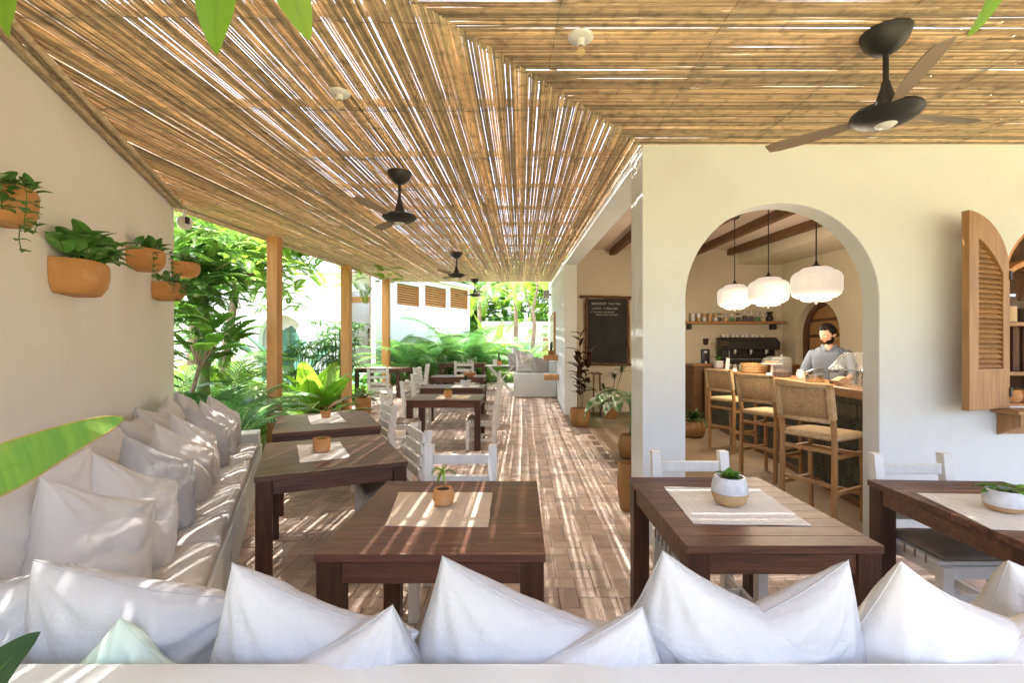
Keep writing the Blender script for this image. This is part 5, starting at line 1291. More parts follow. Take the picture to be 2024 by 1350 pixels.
mb = MB(); mb.prism([fo2, list(reversed(fi2))], .18, .52); mb.build('inner_arch', M['orangewood'], t, fix=True, smooth=35)
mb = MB(); mb.box(XA - .1, XB + .1, .54, .56, -.1, 1.5); mb.build('back_board', M['rustic'], t)
for z in (.235, .62):
    mb = MB(); mb.box(XA + .022, XB - .022, .03, .535, z, z + .028); mb.build('shelf', M['teak_x'], t)
for k in range(12):
    x = XA + .06 + k * .085; mb = MB(); mb.box(x, x + .05, .15, .17, .264, .618); mb.build('front_slat', M['rustic'], t)
for (x, z, r_, h_, m_, fl, lab) in ((-.42, .65, .075, .20, 'glass', 'flour', 'glass jar of pale grain on the upper window shelf'), (-.22, .65, .07, .18, 'glass', 'coffee', 'second glass jar on the upper window shelf, at the picture edge')):
    j = thing('storage_jar', lab, 'jar', (4.25 + x, 3.49 + .12, ZB + z)); mb = MB(); mb.lathe([(0, 0), (r_, 0), (r_, h_ * .8), (r_ * .85, h_ * .9), (r_ * .85, h_)], 20); mb.build('jar_glass', M['glass'], j, smooth=50)
    mb = MB(); mb.lathe([(0, .004), (r_ * .93, .004), (r_ * .93, h_ * .62), (0, h_ * .64)], 18); mb.build('contents', M[fl], j, smooth=50)
    mb = MB(); mb.lathe([(r_ * .9, h_), (r_ * .9, h_ + .02), (0, h_ + .025)], 18); mb.build('lid', M['steel'], j, smooth=50)
for (x, r_, lab) in ((-.44, .07, 'clay pot with pale flowers low in the window'), (-.30, .09, 'round clay pot with green sprout on the window sill'), (-.08, .07, 'third clay pot on the window sill beyond the picture edge')):
    tpot(lab, (4.25 + x, 3.49 + .06, ZB + .022), 'round', r_, .10, 'terra', succ if x > -.4 else hoya, 7, seed=int(abs(x) * 100), s=(.7, 1.1))
t = thing('window_sill', 'projecting wooden sill with tapered side board under the window', 'shelf', (4.25, 3.485, ZB - .004))
mb = MB(); mb.box(-.66, .66, -.20, -.002, -.035, -.005); mb.build('sill_board', M['teak_x'], t, bevel=.004)
for x in (-.61, .58):
    mb = MB(); mb.prism([[(-.002, -.036), (-.17, -.036), (-.17, -.12), (-.002, -.21)]], 0, .028)
    for i, p in enumerate(mb.v): mb.v[i] = (x + p[1], p[0], p[2])
    mb.build('side_board', M['teak'], t, fix=True)
mb = MB(); mb.box(-.58, .578, -.02, -.003, -.20, -.037); mb.build('back_rail', M['teak_x'], t)

# ================================================================== the bar
B0 = Vector((3.12, 4.1, 0)); CA = math.atan2(.993, .118)
BT = 1.115
bar = thing('bar_counter', 'long wooden bar counter faced with narrow dark green tiles', 'bar counter', B0, CA)   # local x along the bar, y to the left (negative y = inside)
D_ = .56
mb = MB(); mb.box(-.40, 5.25, -D_, .0, BT - .085, BT); mb.build('counter_top', M['teak_x'], bar, bevel=.006, seg=2, smooth=35)
mb = MB(); mb.box(-.38, 5.12, -D_ + .04, -.075, .003, BT - .086); mb.build('counter_body', M['grout'], bar)
mb = MB(); mb.box(5.13, 5.20, -D_, .0, .003, BT - .086); mb.build('end_panel', M['teak'], bar, bevel=.004)
mb = MB(); mb.box(-.38, 5.12, -.07, -.035, .003, .07); mb.build('kick_board', M['beam'], bar)
mb = MB(); rr = random.Random(4); zt_ = .075; row = 0
while zt_ < BT - .10:
    hh = min(.145, BT - .089 - zt_)
    x = -.38
    while x < 5.11:
        d = rr.uniform(0, .004); mb.box(x, x + .0185, -.074, -.066 + d, zt_, zt_ + hh - .004, r=rr.random()); x += .0205
    zt_ += .149; row += 1
tag(mb.build('finger_tiles', M['tile'], bar), kind='stuff')
def bp(px, t=.3):                                                     # point on the bar top seen at column px, t inside the front edge
    k = (px - CX) / F; Y = (B0.x + t - .119 * B0.y) / (k - .119); return Vector((k * Y, Y, BT + .001))

def stool(lab, x, y, phi, first=None):
    if first: return clone(first, (x, y, .004), R(phi - 90), lab)
    t = thing('bar_stool', lab, 'bar stool', (x, y, .004), R(phi - 90), 'woven cord bar stools along the counter')
    W, D, SH, HT = .47, .46, .76, 1.20; q = .034; f = None
    for sx in (-1, 1):
        if f is None: mb = MB(); mb.bar((0, .012, 0), (0, 0, SH - .03), q, q, up=(0, 1, 0)); f = mb.build('leg', M['teak'], t, bevel=.004); o = f
        else: o = piece(f, 'leg', t)
        o.location = (sx * (W / 2 - q / 2), D / 2 - q / 2, 0)
    f = None
    for sx in (-1, 1):
        if f is None:
            mb = MB(); mb.bar((0, -.012, 0), (0, 0, SH), q, q * 1.3, up=(0, 1, 0)); mb.bar((0, 0, SH), (0, -.075, HT), q, q * 1.2, up=(0, 1, 0)); f = mb.build('rear_leg', M['teak'], t, bevel=.004); o = f
        else: o = piece(f, 'rear_leg', t)
        o.location = (sx * (W / 2 - q / 2), -D / 2 + q / 2, 0)
    for (sy, zs) in ((1, (.24, .58)), (-1, (.36, .64))):
        for z in zs: mb = MB(); mb.bar((-W / 2 + q, 0, z), (W / 2 - q, 0, z), .026, .032); mb.build('stretcher', M['teak'], t, loc=(0, sy * (D / 2 - q / 2), 0))
    for sx in (-1, 1):
        for z in (.30, .60): mb = MB(); mb.bar((0, -D / 2 + q, z), (0, D / 2 - q, z), .026, .032); mb.build('stretcher', M['teak'], t, loc=(sx * (W / 2 - q / 2), 0, 0))
    o = cushion(W + .03, D + .01, .06, 3.3, .004).build('woven_seat', M['weave'], t, smooth=180, loc=(0, .012, SH - .035))
    n = 30; vs_ = []                                                  # woven back: vertical cords over a slightly curved panel
    mb = MB()
    for i in range(n):
        x = -W / 2 + q + .006 + (W - 2 * q - .012) * i / (n - 1); c = .02 * (1 - (2 * i / (n - 1) - 1) ** 2)
        mb.tube([(x, -.022 - c * .6, .90), (x, -.045 - c, 1.04), (x, -.066 - c * .6, 1.18)], .0066, 5)
    tag(mb.build('woven_back', M['weave'], t, smooth=180, loc=(0, -D / 2 + q / 2, 0)))
    for (z, y) in ((.895, -.022), (1.185, -.07)):
        mb = MB(); mb.tube([(-W / 2 + q * .2, y, z), (0, y - .016, z), (W / 2 - q * .2, y, z)], .021, 10); mb.build('wrapped_rail', M['weave'], t, smooth=180, loc=(0, -D / 2 + q / 2, 0))
    for sx in (-1, 1):
        mb = MB(); mb.bar((0, -.024, .91), (0, -.070, 1.17), q + .014, q * 1.2 + .014, up=(0, 1, 0)); mb.build('wrapped_post', M['weave'], t, bevel=.008, loc=(sx * (W / 2 - q / 2), -D / 2 + q / 2, 0))
    return t
s1_ = stool('nearest woven bar stool, beside the right jamb of the arch', 2.66, 4.03, 28)
stool('middle woven bar stool', 2.93, 5.35, 26, s1_)
stool('farthest woven bar stool, nearest the end of the bar', 3.13, 6.75, 24, s1_)

# pendant lamps
def lamp(x, y, z, lab, first=None, s=1):
    t = thing('pendant_lamp', lab, 'pendant lamp', (x, y, z), 0, 'lit white glass pendant lamps over the bar')
    pr = [(.0, -.20), (.10, -.20), (.145, -.188), (.152, -.165), (.19, -.158), (.235, -.125), (.252, -.08), (.254, .06), (.24, .105), (.205, .135), (.165, .145), (.158, .165), (.13, .182), (.08, .192), (.03, .195)]
    mb = MB(); mb.lathe(pr, 72, rib=.018, nr=24); mb.build('glass_shade', M['lamp'], t, smooth=60)
    mb = MB(); mb.lathe([(.055, .19), (.05, .205), (.02, .225), (.012, .26), (.0, .26)], 16); mb.build('cap', M['black'], t, smooth=50)
    mb = MB(); mb.lathe([(.0, -.235), (.012, -.23), (.02, -.212), (.05, -.203), (.05, -.195)], 16); mb.build('finial', M['black'], t, smooth=50)
    h = icz(y) - z; mb = MB(); mb.tube([(0, 0, .255), (0, 0, h - .03)], .0075, 8); mb.build('rod', M['black'], t, smooth=50)
    mb = MB(); mb.lathe([(.012, h - .045), (.03, h - .04), (.07, h - .022), (.075, h - .002), (.0, h - .002)], 20); mb.build('canopy', M['black'], t, smooth=50)
    ld = bpy.data.lights.new('lamp_light', 'POINT'); ld.energy = 7; ld.color = (1, .82, .62); ld.shadow_soft_size = .22
    lo_ = bpy.data.objects.new('lamp_light', ld); col.objects.link(lo_); lo_.parent = t; lo_.location = (0, 0, -.50)
lamp(3.37, 5.2, 2.245, 'nearest and largest lit white pendant lamp, before the inner arch')
lamp(3.40, 6.26, 2.295, 'middle lit white pendant lamp over the bar')
lamp(3.40, 7.25, 2.335, 'farthest lit white pendant lamp, its round canopy showing on the ceiling')

# back counter, coffee machine, shelf with cups and jars
t = thing('back_counter', 'dark wooden back counter under the coffee machine', 'counter', (4.8, 9.85, 0))
mb = MB(); mb.box(-1.2, 1.0, -.34, .34, .003, 1.145); mb.build('counter_body', M['beam'], t, bevel=.004); mb = MB(); mb.box(-1.22, 1.02, -.37, .345, 1.147, 1.185); mb.build('counter_top', M['teak_x'], t, bevel=.004)
t = thing('espresso_machine', 'black espresso machine with chrome group heads and cups on top', 'espresso machine', (4.85, 9.72, 1.187))
mb = MB(); mb.box(-.56, .56, -.02, .26, .10, .52); mb.build('body', M['black'], t, bevel=.02, seg=2, smooth=35)
mb = MB(); mb.prism([[(-.20, .30), (-.20, .46), (-.05, .56), (.26, .56), (.26, .521), (-.02, .521), (-.021, .30)]], -.57, .57)
for i, p in enumerate(mb.v): mb.v[i] = (p[1], p[0], p[2])
mb.build('hood', M['black'], t, fix=True, bevel=.006)
mb = MB(); mb.box(-.57, .57, -.26, .26, .03, .098); mb.build('drip_tray', M['black'], t, bevel=.006)
mb = MB(); mb.box(-.50, .50, -.25, -.03, .0985, .106); mb.build('grate', M['steel'], t)
for x in (-.33, 0, .33):
    mb = MB(); mb.lathe([(0, .20), (.035, .20), (.04, .24), (.045, .30)], 16, c=(x, -.11, 0)); gh = mb.build('group_head', M['steel'], t, smooth=50)
    mb = MB(); mb.tube([(x, -.14, .225), (x, -.27, .21)], .013, 8); mb.build('portafilter', M['black'], gh)
for x in (-.5, .5):
    mb = MB(); mb.tube([(x, -.12, .33), (x, -.2, .28), (x, -.2, .13)], .006, 6); mb.build('steam_wand', M['steel'], t)
for sx in (-.5, .5):
    mb = MB(); mb.lathe([(.025, 0), (.02, .03)], 10, c=(sx, .1, 0)); mb.build('foot', M['steel'], t)
for i in range(9):
    j = MB(); j.lathe([(0, 0), (.026, 0), (.036, .03), (.04, .065), (.036, .065), (.03, .01), (0, .008)], 14)
    o = j.build('coffee_cup', M['glaze'], smooth=50, loc=(4.38 + i * .105, 9.85 + .05 * (i % 2), 1.187 + .563)); tag(o, ('first', 'second', 'third', 'fourth', 'fifth', 'sixth', 'seventh', 'eighth', 'ninth')[i] + ' pale coffee cup from the left on top of the espresso machine', 'cup', 'coffee cups on the espresso machine')
t = thing('wall_shelf', 'brown wall shelf above the coffee machine', 'shelf', (4.6, 10.05, 2.05))
mb = MB(); mb.box(-1.1, 1.18, -.14, .145, 0, .055); mb.build('shelf_board', M['teak_x'], t, bevel=.004)
for x in (-.9, .95):
    mb = MB(); mb.box(x, x + .03, -.10, .145, -.12, -.001); mb.build('bracket', M['black'], t)
SY, SZ = 10.02, 2.106
def jar(x, r_, h_, fl, lab, lid='steel', y=SY, z=SZ, cat='jar', g_='jars on the bar shelf'):
    j = thing('storage_jar', lab, cat, (x, y, z), 0, g_); mb = MB(); mb.lathe([(0, 0), (r_, 0), (r_, h_ * .85), (r_ * .85, h_ * .93), (r_ * .85, h_)], 16); mb.build('jar_glass', M['glass'], j, smooth=50)
    mb = MB(); mb.lathe([(0, .004), (r_ * .93, .004), (r_ * .93, h_ * .6), (0, h_ * .62)], 14); mb.build('contents', M[fl], j, smooth=50)
    mb = MB(); mb.lathe([(r_ * .9, h_), (r_ * .9, h_ + .02), (0, h_ + .022)], 14); mb.build('lid', M[lid], j, smooth=50)
def cup(x, y, z, r_, h_, m, lab, g_=None):
    j = MB(); j.lathe([(0, 0), (r_ * .7, 0), (r_ * .95, h_ * .3), (r_, h_), (r_ * .92, h_), (r_ * .86, h_ * .3), (0, h_ * .08)], 16); o = j.build('cup', M[m], smooth=50, loc=(x, y, z)); tag(o, lab, 'cup', g_)
ON = ('first', 'second', 'third', 'fourth', 'fifth', 'sixth', 'seventh', 'eighth', 'ninth')
for k in range(5):
    cup(3.78 + k * .125, SY, SZ, .045, .085, 'clay' if k % 2 else 'glaze', ON[k] + ' cup from the left in the lower row stacked on the bar shelf', 'cups stacked on the bar shelf')
    cup(3.78 + k * .125, SY, SZ + .087, .045, .085, 'clay' if k > 1 else 'glaze', ON[k] + ' cup from the left in the upper row stacked on the bar shelf', 'cups stacked on the bar shelf')
jar(4.36, .05, .15, 'coffee', 'short dark jar next to the stacked cups on the shelf', 'black')
jar(4.50, .045, .13, 'flour', 'jar with pale filling, second from the cups on the shelf')
M['herb'] = mat('green_herbs', (.10, .24, .04), (.06, .15, .03), 30, .9)
jar(4.64, .05, .14, 'herb', 'jar of green leaves left of the tall dark jars on the shelf')
jar(4.78, .045, .15, 'coffee', 'dark jar in the middle of the shelf', 'black')
jar(4.92, .055, .20, 'coffee', 'tall dark jar with metal lid in the middle of the shelf')
jar(5.06, .055, .19, 'coffee', 'second tall dark jar on the shelf, beside the green one')
jar(5.20, .055, .17, 'herb', 'tallest jar of green herbs on the shelf')
jar(5.33, .045, .13, 'flour', 'small jar with beige filling beside the black vase on the shelf')
t = thing('black_vase', 'black waisted vase near the right end of the shelf', 'vase', (5.47, SY, SZ)); mb = MB(); mb.lathe([(0, 0), (.04, 0), (.075, .05), (.065, .11), (.045, .15), (.075, .21), (.07, .21), (.035, .15), (0, .14)], 18); mb.build('vase_body', M['black'], t, smooth=50)
t = thing('hourglass', 'slender clear glass dripper at the right end of the shelf', 'glassware', (5.66, SY, SZ)); mb = MB(); mb.lathe([(.045, 0), (.012, .09), (.05, .18), (.045, .18), (.008, .09), (.04, .004)], 16); mb.build('glass_body', M['glass'], t, smooth=50)

# grinders, orchid, baskets, jars on the bar
def grinder(lab, px, tt, s):
    p = bp(px, tt); t = thing('coffee_grinder', lab, 'coffee grinder', p, R(-10), 'coffee grinders', s)
    mb = MB(); mb.box(-.09, .09, -.12, .12, 0, .36); mb.build('body', M['black'], t, bevel=.02, seg=2, smooth=35)
    mb = MB(); mb.lathe([(.04, .36), (.05, .40), (.095, .47), (.10, .56), (.095, .56), (0, .55)], 20); mb.build('hopper', M['coffee'], t, smooth=50)
    mb = MB(); mb.lathe([(.103, .561), (.10, .585), (0, .59)], 20); mb.build('hopper_lid', M['black'], t, smooth=50)
    mb = MB(); mb.box(-.03, .03, -.127, -.121, .28, .32); mb.build('display', M['plastic_white'], t)
    mb = MB(); mb.tube([(0, -.121, .20), (0, -.17, .17)], .022, 10); mb.build('spout', M['steel'], t); mb = MB(); mb.lathe([(0, .002), (.035, .002), (.035, .10), (.03, .11)], 14, c=(.0, -.17, 0)); mb.build('catch_cup', M['steel'], t, smooth=50)
grinder('tall black coffee grinder at the far end of the bar', 1392, .28, 1.06)
grinder('smaller coffee grinder beside the arch jamb', 1371, .26, .66)
p = bp(1420, .28); t = thing('orchid', 'pale pink orchid in a square white pot on the bar', 'potted plant', p)
mb = MB(); mb.prism([[(-.065, 0), (.065, 0), (.075, .15), (-.075, .15)]], -.07, .07); mb.build('pot', M['plastic_white'], t, fix=True, bevel=.008)
for k, (dx, dz) in enumerate(((-.10, .52), (.10, .55))):
    pts = [(dx * .1, 0, .14), (dx * .3, 0, .34), (dx * .6, 0, dz - .04), (dx, -.01, dz), (dx * 1.7, -.02, dz - .03)]; mb = MB(); mb.tube(pts, .004, 5); mb.build('flower_stem', M['leaf_mid'], t, smooth=180)
    for i in range(5):
        q_ = Vector(pts[2]).lerp(Vector(pts[4]), i / 4) + Vector((0, -.015, -.015)); mb = MB()
        for a in range(5):
            aa = a * 1.2566; c_ = q_ + Vector((math.cos(aa), 0, math.sin(aa))) * .036; mb.lathe([(0, -.002), (.028, 0), (0, .002)], 8, c=c_, sy=.3)
        for w_ in range(0): pass
        fl = mb.build('flower', M['petal'], t)
for k in range(4):
    o = bpy.data.objects.new('leaf', dieff[0] if False else lget(('orl', 0), lambda: leaf_mesh('leaf', .2, .07, 'leaf_mid', 60, -20, .2, .004, 0, 8, th=.003))); col.objects.link(o); o.parent = t; o.location = (0, 0, .14); o.rotation_euler = (0, 0, k * 1.7 + .6)
p = bp(1437, .12); t = thing('card_stand', 'tall narrow white menu card standing on the bar', 'card', p, R(15)); mb = MB(); mb.bar((0, 0, 0), (.03, .01, .22), .075, .006, up=(0, 1, 0)); mb.build('card_sheet', M['plastic_white'], t); mb = MB(); mb.box(-.05, .05, -.04, .04, 0, .012); mb.build('foot', M['plastic_white'], t)
for (px, tt, lab) in ((1452, .10, 'small folded white price card left of the basket'), (1519, .07, 'small white price card in front of the big glass jar')):
    p = bp(px, tt); t = thing('price_card', lab, 'card', p, R(10)); mb = MB(); mb.bar((0, -.02, 0), (0, 0, .05), .07, .002, up=(0, 1, 0)); mb.bar((0, .02, 0), (0, .002, .05), .07, .002, up=(0, 1, 0)); mb.build('card_sheet', M['plastic_white'], t)
rr = random.Random(6)
for i in range(9):
    p = bp(1442 + (i % 3) * 11, .22 + .06 * (i // 3)); r_ = .034; h_ = .085; jar(p.x, r_, h_, ('coffee', 'flour', 'herb')[i % 3], ('left', 'middle', 'right')[i % 3] + ' little preserve jar, ' + ('front', 'middle', 'back')[i // 3] + ' row of the cluster left of the basket', y=p.y, z=BT + .001, g_='little preserve jars on the bar')
p = bp(1490, .28); t = thing('basket', 'woven cane basket of pastries on the bar', 'basket', p, CA)
vs_ = []; 
for k in range(7):
    mb = MB(); z = .012 + k * .021; mb.tube([(math.cos(a / 24 * 6.2832) * .26 * (1 + k * .012), math.sin(a / 24 * 6.2832) * .17 * (1 + k * .012), z + .004 * (a % 2)) for a in range(25)], .010, 6, cap=False); mb.build('cane_row', M['weave'] if k % 2 else M['teak'], t, smooth=180)
mb = MB(); mb.lathe([(0, .002), (.25, .002), (.25, .01), (0, .01)], 24, sy=.65); mb.build('basket_base', M['weave'], t)
M['bread'] = mat('golden_pastry', (.42, .20, .06), (.30, .12, .035), 12, .6)
for i in range(7):
    mb = MB(); mb.lathe([(0, -.03), (.04, -.02), (.05, 0), (.04, .02), (0, .03)], 12, c=(rr.uniform(-.17, .17), rr.uniform(-.08, .08), .13), sx=1.2); mb.build('pastry', M['bread'], t, smooth=180)
p = bp(1512, .34); t = thing('cake_dome', 'low clear dome over a cake plate on a stand', 'cake dome', (p.x, p.y - .2, BT + .001))
mb = MB(); mb.lathe([(0, 0), (.07, 0), (.02, .02), (.018, .14), (.15, .155), (.15, .165), (0, .165)], 24); mb.build('stand', M['plastic_white'], t, smooth=50)
mb = MB(); mb.lathe([(.14, .166), (.14, .20), (.11, .25), (.05, .275), (0, .28)], 24); mb.build('dome', M['glass'], t, smooth=50); mb = MB(); mb.lathe([(0, .166), (.10, .166), (.10, .20), (0, .21)], 18); mb.build('cake', M['bread'], t, smooth=50)
p = bp(1545, .22); t = thing('glass_jar', 'big lidded glass jar with dark biscuits on the bar', 'jar', p)
mb = MB(); mb.lathe([(0, 0), (.12, 0), (.125, .02), (.125, .22), (.115, .245)], 28); mb.build('jar_glass', M['glass'], t, smooth=50)
mb = MB(); mb.lathe([(.12, .247), (.11, .265), (.05, .28), (.012, .285), (.02, .305), (0, .31)], 28); mb.build('lid', M['glass'], t, smooth=50)
mb = MB(); mb.lathe([(0, .008), (.112, .008), (.112, .07), (.06, .10), (0, .11)], 20); mb.build('contents', M['coffee'], t, smooth=50)
p = bp(1581, .20); t = thing('cream_jug', 'small cream coloured jug right of the big glass jar', 'jug', p); mb = MB(); mb.lathe([(0, 0), (.035, 0), (.045, .03), (.04, .08), (.032, .11), (.036, .125), (.030, .125), (0, .11)], 18); mb.build('jug_body', M['glaze'], t, smooth=50); mb = MB(); mb.tube([(.04, 0, .10), (.07, 0, .08), (.065, 0, .05), (.043, 0, .04)], .005, 6); mb.build('handle', M['glaze'], t, smooth=180)
p = bp(1610, .18); t = thing('saucepan', 'brushed steel pan with a long raised handle on the bar', 'pan', p)
mb = MB(); mb.lathe([(0, 0), (.095, 0), (.10, .01), (.10, .085), (.094, .085), (.09, .012), (0, .01)], 24); mb.build('pan_body', M['steel'], t, smooth=50); mb = MB(); mb.tube([(-.10, 0, .07), (-.13, -.02, .10), (-.05, -.03, .14), (.08, -.03, .15)], .010, 8); mb.build('handle', M['steel'], t, smooth=180)
mb = MB(); mb.lathe([(0, .115), (.07, .115), (.075, .12), (0, .13)], 20, c=(.06, 0, 0)); mb.build('lid', M['black'], t)
p = bp(1648, .22); t = thing('french_press', 'glass press pot with black lid in front of the barista', 'press pot', p)
mb = MB(); mb.lathe([(0, 0), (.045, 0), (.045, .13)], 20); mb.build('glass_body', M['glass'], t, smooth=50); mb = MB(); mb.lathe([(.048, .131), (.048, .145), (.015, .155), (0, .16)], 20); mb.build('lid', M['black'], t, smooth=50); mb = MB(); mb.lathe([(0, .004), (.041, .004), (.041, .05), (0, .05)], 16); mb.build('coffee', M['coffee'], t)
p = bp(1668, .14); t = thing('paper_cone_holder', 'tan paper filters fanned out near the right jamb', 'filter holder', p, R(20))
for k in range(5):
    mb = MB(); mb.bar((-.06 + .008 * k, .02 * k, .002 + .012 * k), (.07 + .005 * k, .02 * k, .045 + .012 * k), .085, .005); mb.build('filter_sheet', M['bread'] if k % 2 else M['clay'], t)
for k, px in enumerate((1688, 1697)):
    p = bp(px, .16 + .1 * k); t = thing('water_glass', ('clear tumbler at the right end of the bar, nearer the jamb', 'clear tumbler at the right end of the bar, behind its twin')[k], 'glass', p); mb = MB(); mb.lathe([(0, 0), (.035, 0), (.04, .10), (.036, .10), (.031, .006), (0, .006)], 18); mb.build('glass_body', M['glass'], t, smooth=50)
p = bp(1697, .42); t = thing('display_case', 'slanted clear display case at the right end of the bar, by the jamb', 'display case', p, CA)
bx = .30
for (a_, b_) in (((-bx, .14, .02), (-bx, .14, .16)), ((bx, .14, .02), (bx, .14, .16)), ((-bx, .14, .16), (-bx, -.02, .34)), ((bx, .14, .16), (bx, -.02, .34)), ((-bx, -.02, .34), (bx, -.02, .34)), ((-bx, .14, .16), (bx, .14, .16)), ((-bx, -.14, 0), (-bx, -.14, .34)), ((bx, -.14, 0), (bx, -.14, .34)), ((-bx, -.14, .34), (-bx, -.02, .34)), ((bx, -.14, .34), (bx, -.02, .34))):
    mb = MB(); mb.bar(a_, b_, .010, .010); mb.build('case_edge', M['steel'], t)
mb = MB(); mb.add([(-bx, .14, .16), (bx, .14, .16), (bx, -.02, .34), (-bx, -.02, .34)], [(0, 1, 2, 3)]); mb.add([(-bx, .14, .02), (bx, .14, .02), (bx, .14, .16), (-bx, .14, .16)], [(0, 1, 2, 3)]); mb.build('case_glass', M['glass'], t)
mb = MB(); mb.box(-bx, bx, -.14, .14, 0, .02); mb.build('case_base', M['steel'], t)

# blackboard
t = thing('blackboard', 'tall blackboard in a rough wooden frame with chalked serving times', 'blackboard', (1.92, 10.16, 1.15))
mb = MB(); mb.box(-.42, .42, -.005, .035, .04, 1.47); mb.build('board', M['chalk'], t)
def rough(a_, b_, w_, name):
    A_, B_ = Vector(a_), Vector(b_); n = 10; mb = MB(); mb.tube([A_.lerp(B_, i / n) + Vector((RN.uniform(-.008, .008), 0, RN.uniform(-.008, .008))) for i in range(n + 1)], [w_ * RN.uniform(.8, 1.15) for _ in range(n + 1)], 7); mb.build(name, M['rustic'], t, smooth=50)
rough((-.62, -.02, 1.52), (.62, -.02, 1.49), .036, 'top_rail'); rough((-.47, -.02, .0), (-.46, -.02, 1.5), .034, 'side_rail'); rough((.47, -.02, .0), (.46, -.02, 1.5), .034, 'side_rail'); rough((-.58, -.02, .02), (.55, -.02, .0), .034, 'bottom_rail')
def text(s_, x, z, size, sx=1):
    c = bpy.data.curves.new('chalk_text', 'FONT'); c.body = s_; c.size = size; c.extrude = .0006; o = bpy.data.objects.new('chalk_text', c); col.objects.link(o)
    dg = bpy.context.evaluated_depsgraph_get(); me = bpy.data.meshes.new_from_object(o.evaluated_get(dg)); bpy.data.objects.remove(o)
    me.materials.clear(); me.materials.append(M['chalkmark']); o = bpy.data.objects.new('chalk_text', me); col.objects.link(o); o.parent = t; o.location = (x, -.0065, z); o.rotation_euler = (R(90), 0, 0); o.scale = (sx, 1, 1)
text('BREAKFAST:  7am-11am', -.35, 1.34, .072, .88); text('LUNCH:  11:30am-5pm', -.34, 1.235, .068, .88)
text('+ The menu is at the bar', -.37, 1.16, .055, .95); text('Please order at the bar', -.25, 1.10, .055, .95)

# ================================================================== the barista
def skin(name, m, verts, edges, rad, root=0, parent=None, sub=2):
    me = bpy.data.meshes.new(name); me.from_pydata(verts, edges, []); o = bpy.data.objects.new(name, me); col.objects.link(o)
    md = o.modifiers.new('skin', 'SKIN'); md.use_smooth_shade = True
    sk = me.skin_vertices[0].data if me.skin_vertices else None
    if sk is None:
        return o
    for i, r_ in enumerate(rad): sk[i].radius = (r_, r_) if not hasattr(r_, '__len__') else r_
    sk[root].use_root = True
    o.modifiers.new('subsurf', 'SUBSURF').levels = sub; o.modifiers['subsurf'].render_levels = sub
    dg = bpy.context.evaluated_depsgraph_get(); dg.update(); nm = bpy.data.meshes.new_from_object(o.evaluated_get(dg)); bpy.data.objects.remove(o)
    nm.materials.clear(); nm.materials.append(m); nm.polygons.foreach_set('use_smooth', [True] * len(nm.polygons))
    o = bpy.data.objects.new(name, nm); col.objects.link(o)
    if parent: o.parent = parent
    return o
pe = thing('person', 'man in a grey-blue open-collared shirt, head bowed, working behind the bar', 'person', (4.10, 6.05, .004), R(-42))
def rig(hands=True):
    """front is -y, turned to the left of the picture"""
    V, E, Rd = [], [], []
    def v(p, r_, to=None):
        V.append(p); Rd.append(r_); i = len(V) - 1
        if to is not None: E.append((to, i))
        return i
    pel = v((0, 0, .98), (.155, .12)); wa = v((0, -.01, 1.14), (.15, .11), pel); chs = v((0, -.02, 1.32), (.155, .11), wa); nk = v((0, -.045, 1.50), (.075, .07), chs)
    n2 = v((0, -.075, 1.575), (.058, .058), nk)
    for sx in (-1, 1):
        hip = v((sx * .10, 0, .90), (.10, .10), pel); kn = v((sx * .11, -.02, .50), (.065, .065), hip); an = v((sx * .11, .02, .09), (.042, .042), kn); v((sx * .12, -.14, .035), (.04, .03), an)
        sh = v((sx * .18, -.02, 1.39), (.050, .050), chs); el = v((sx * .27, -.10, 1.17), (.045, .045), sh); wr = v((sx * .20, -.33, 1.08), (.028, .028), el)
        if hands:
            pa = v((sx * .19, -.40, 1.07), (.036, .018), wr)
            for k, (dx, L) in enumerate(((-.03, .070), (-.010, .082), (.010, .078), (.03, .062))):
                f1 = v((sx * .19 + dx, -.445, 1.068), .0095, pa); f2 = v((sx * .19 + dx * 1.1, -.445 - L * .55, 1.055), .0085, f1); v((sx * .19 + dx * 1.1, -.445 - L * .85, 1.03), .0075, f2)
            th = v((sx * .19 - sx * .035, -.375, 1.065), .011, pa); v((sx * .19 - sx * .055, -.42, 1.05), .009, th)
    return V, E, Rd
V, E, Rd = rig(); body = skin('body', M['skin'], V, E, Rd, 0, pe)
# head as a shaped surface
def head_mesh():
    mb = MB(); nu, nv = 40, 28; vs_ = []
    for j in range(nv + 1):
        th = math.pi * j / nv
        for i in range(nu):
            ph = 2 * math.pi * i / nu; x = math.sin(th) * math.cos(ph); y = math.sin(th) * math.sin(ph); z = math.cos(th)
            X, Y, Z = x * .075, y * .098, z * .122
            if z < 0: k = 1 - .32 * (-z) ** 1.2; X *= k; Y = Y * (1 - .10 * -z) + (-.010 * -z)
            if y < 0:
                f = -y
                Y -= .031 * math.exp(-((x / .17) ** 2) - ((z + .10) / .16) ** 2) * f                # nose
                Y -= .010 * math.exp(-((x / .12) ** 2) - ((z - .10) / .20) ** 2) * f
                Y += .010 * (math.exp(-(((abs(x) - .34) / .15) ** 2) - ((z - .06) / .11) ** 2)) * f   # eye sockets
                Y -= .008 * math.exp(-((x / .26) ** 2) - ((z + .42) / .07) ** 2) * f                # lips
                Y += .004 * math.exp(-((x / .2) ** 2) - ((z + .48) / .03) ** 2) * f
                Y -= .012 * math.exp(-((x / .26) ** 2) - ((z + .78) / .13) ** 2) * f                # chin
                Y -= .006 * math.exp(-((x / .5) ** 2) - ((z - .20) / .07) ** 2) * f                 # brow
            vs_.append((X, Y, Z))
    fs_ = [(j * nu + i, (j + 1) * nu + i, (j + 1) * nu + (i + 1) % nu, j * nu + (i + 1) % nu) for j in range(nv) for i in range(nu)]
    mb.add(vs_, fs_)
    return mb
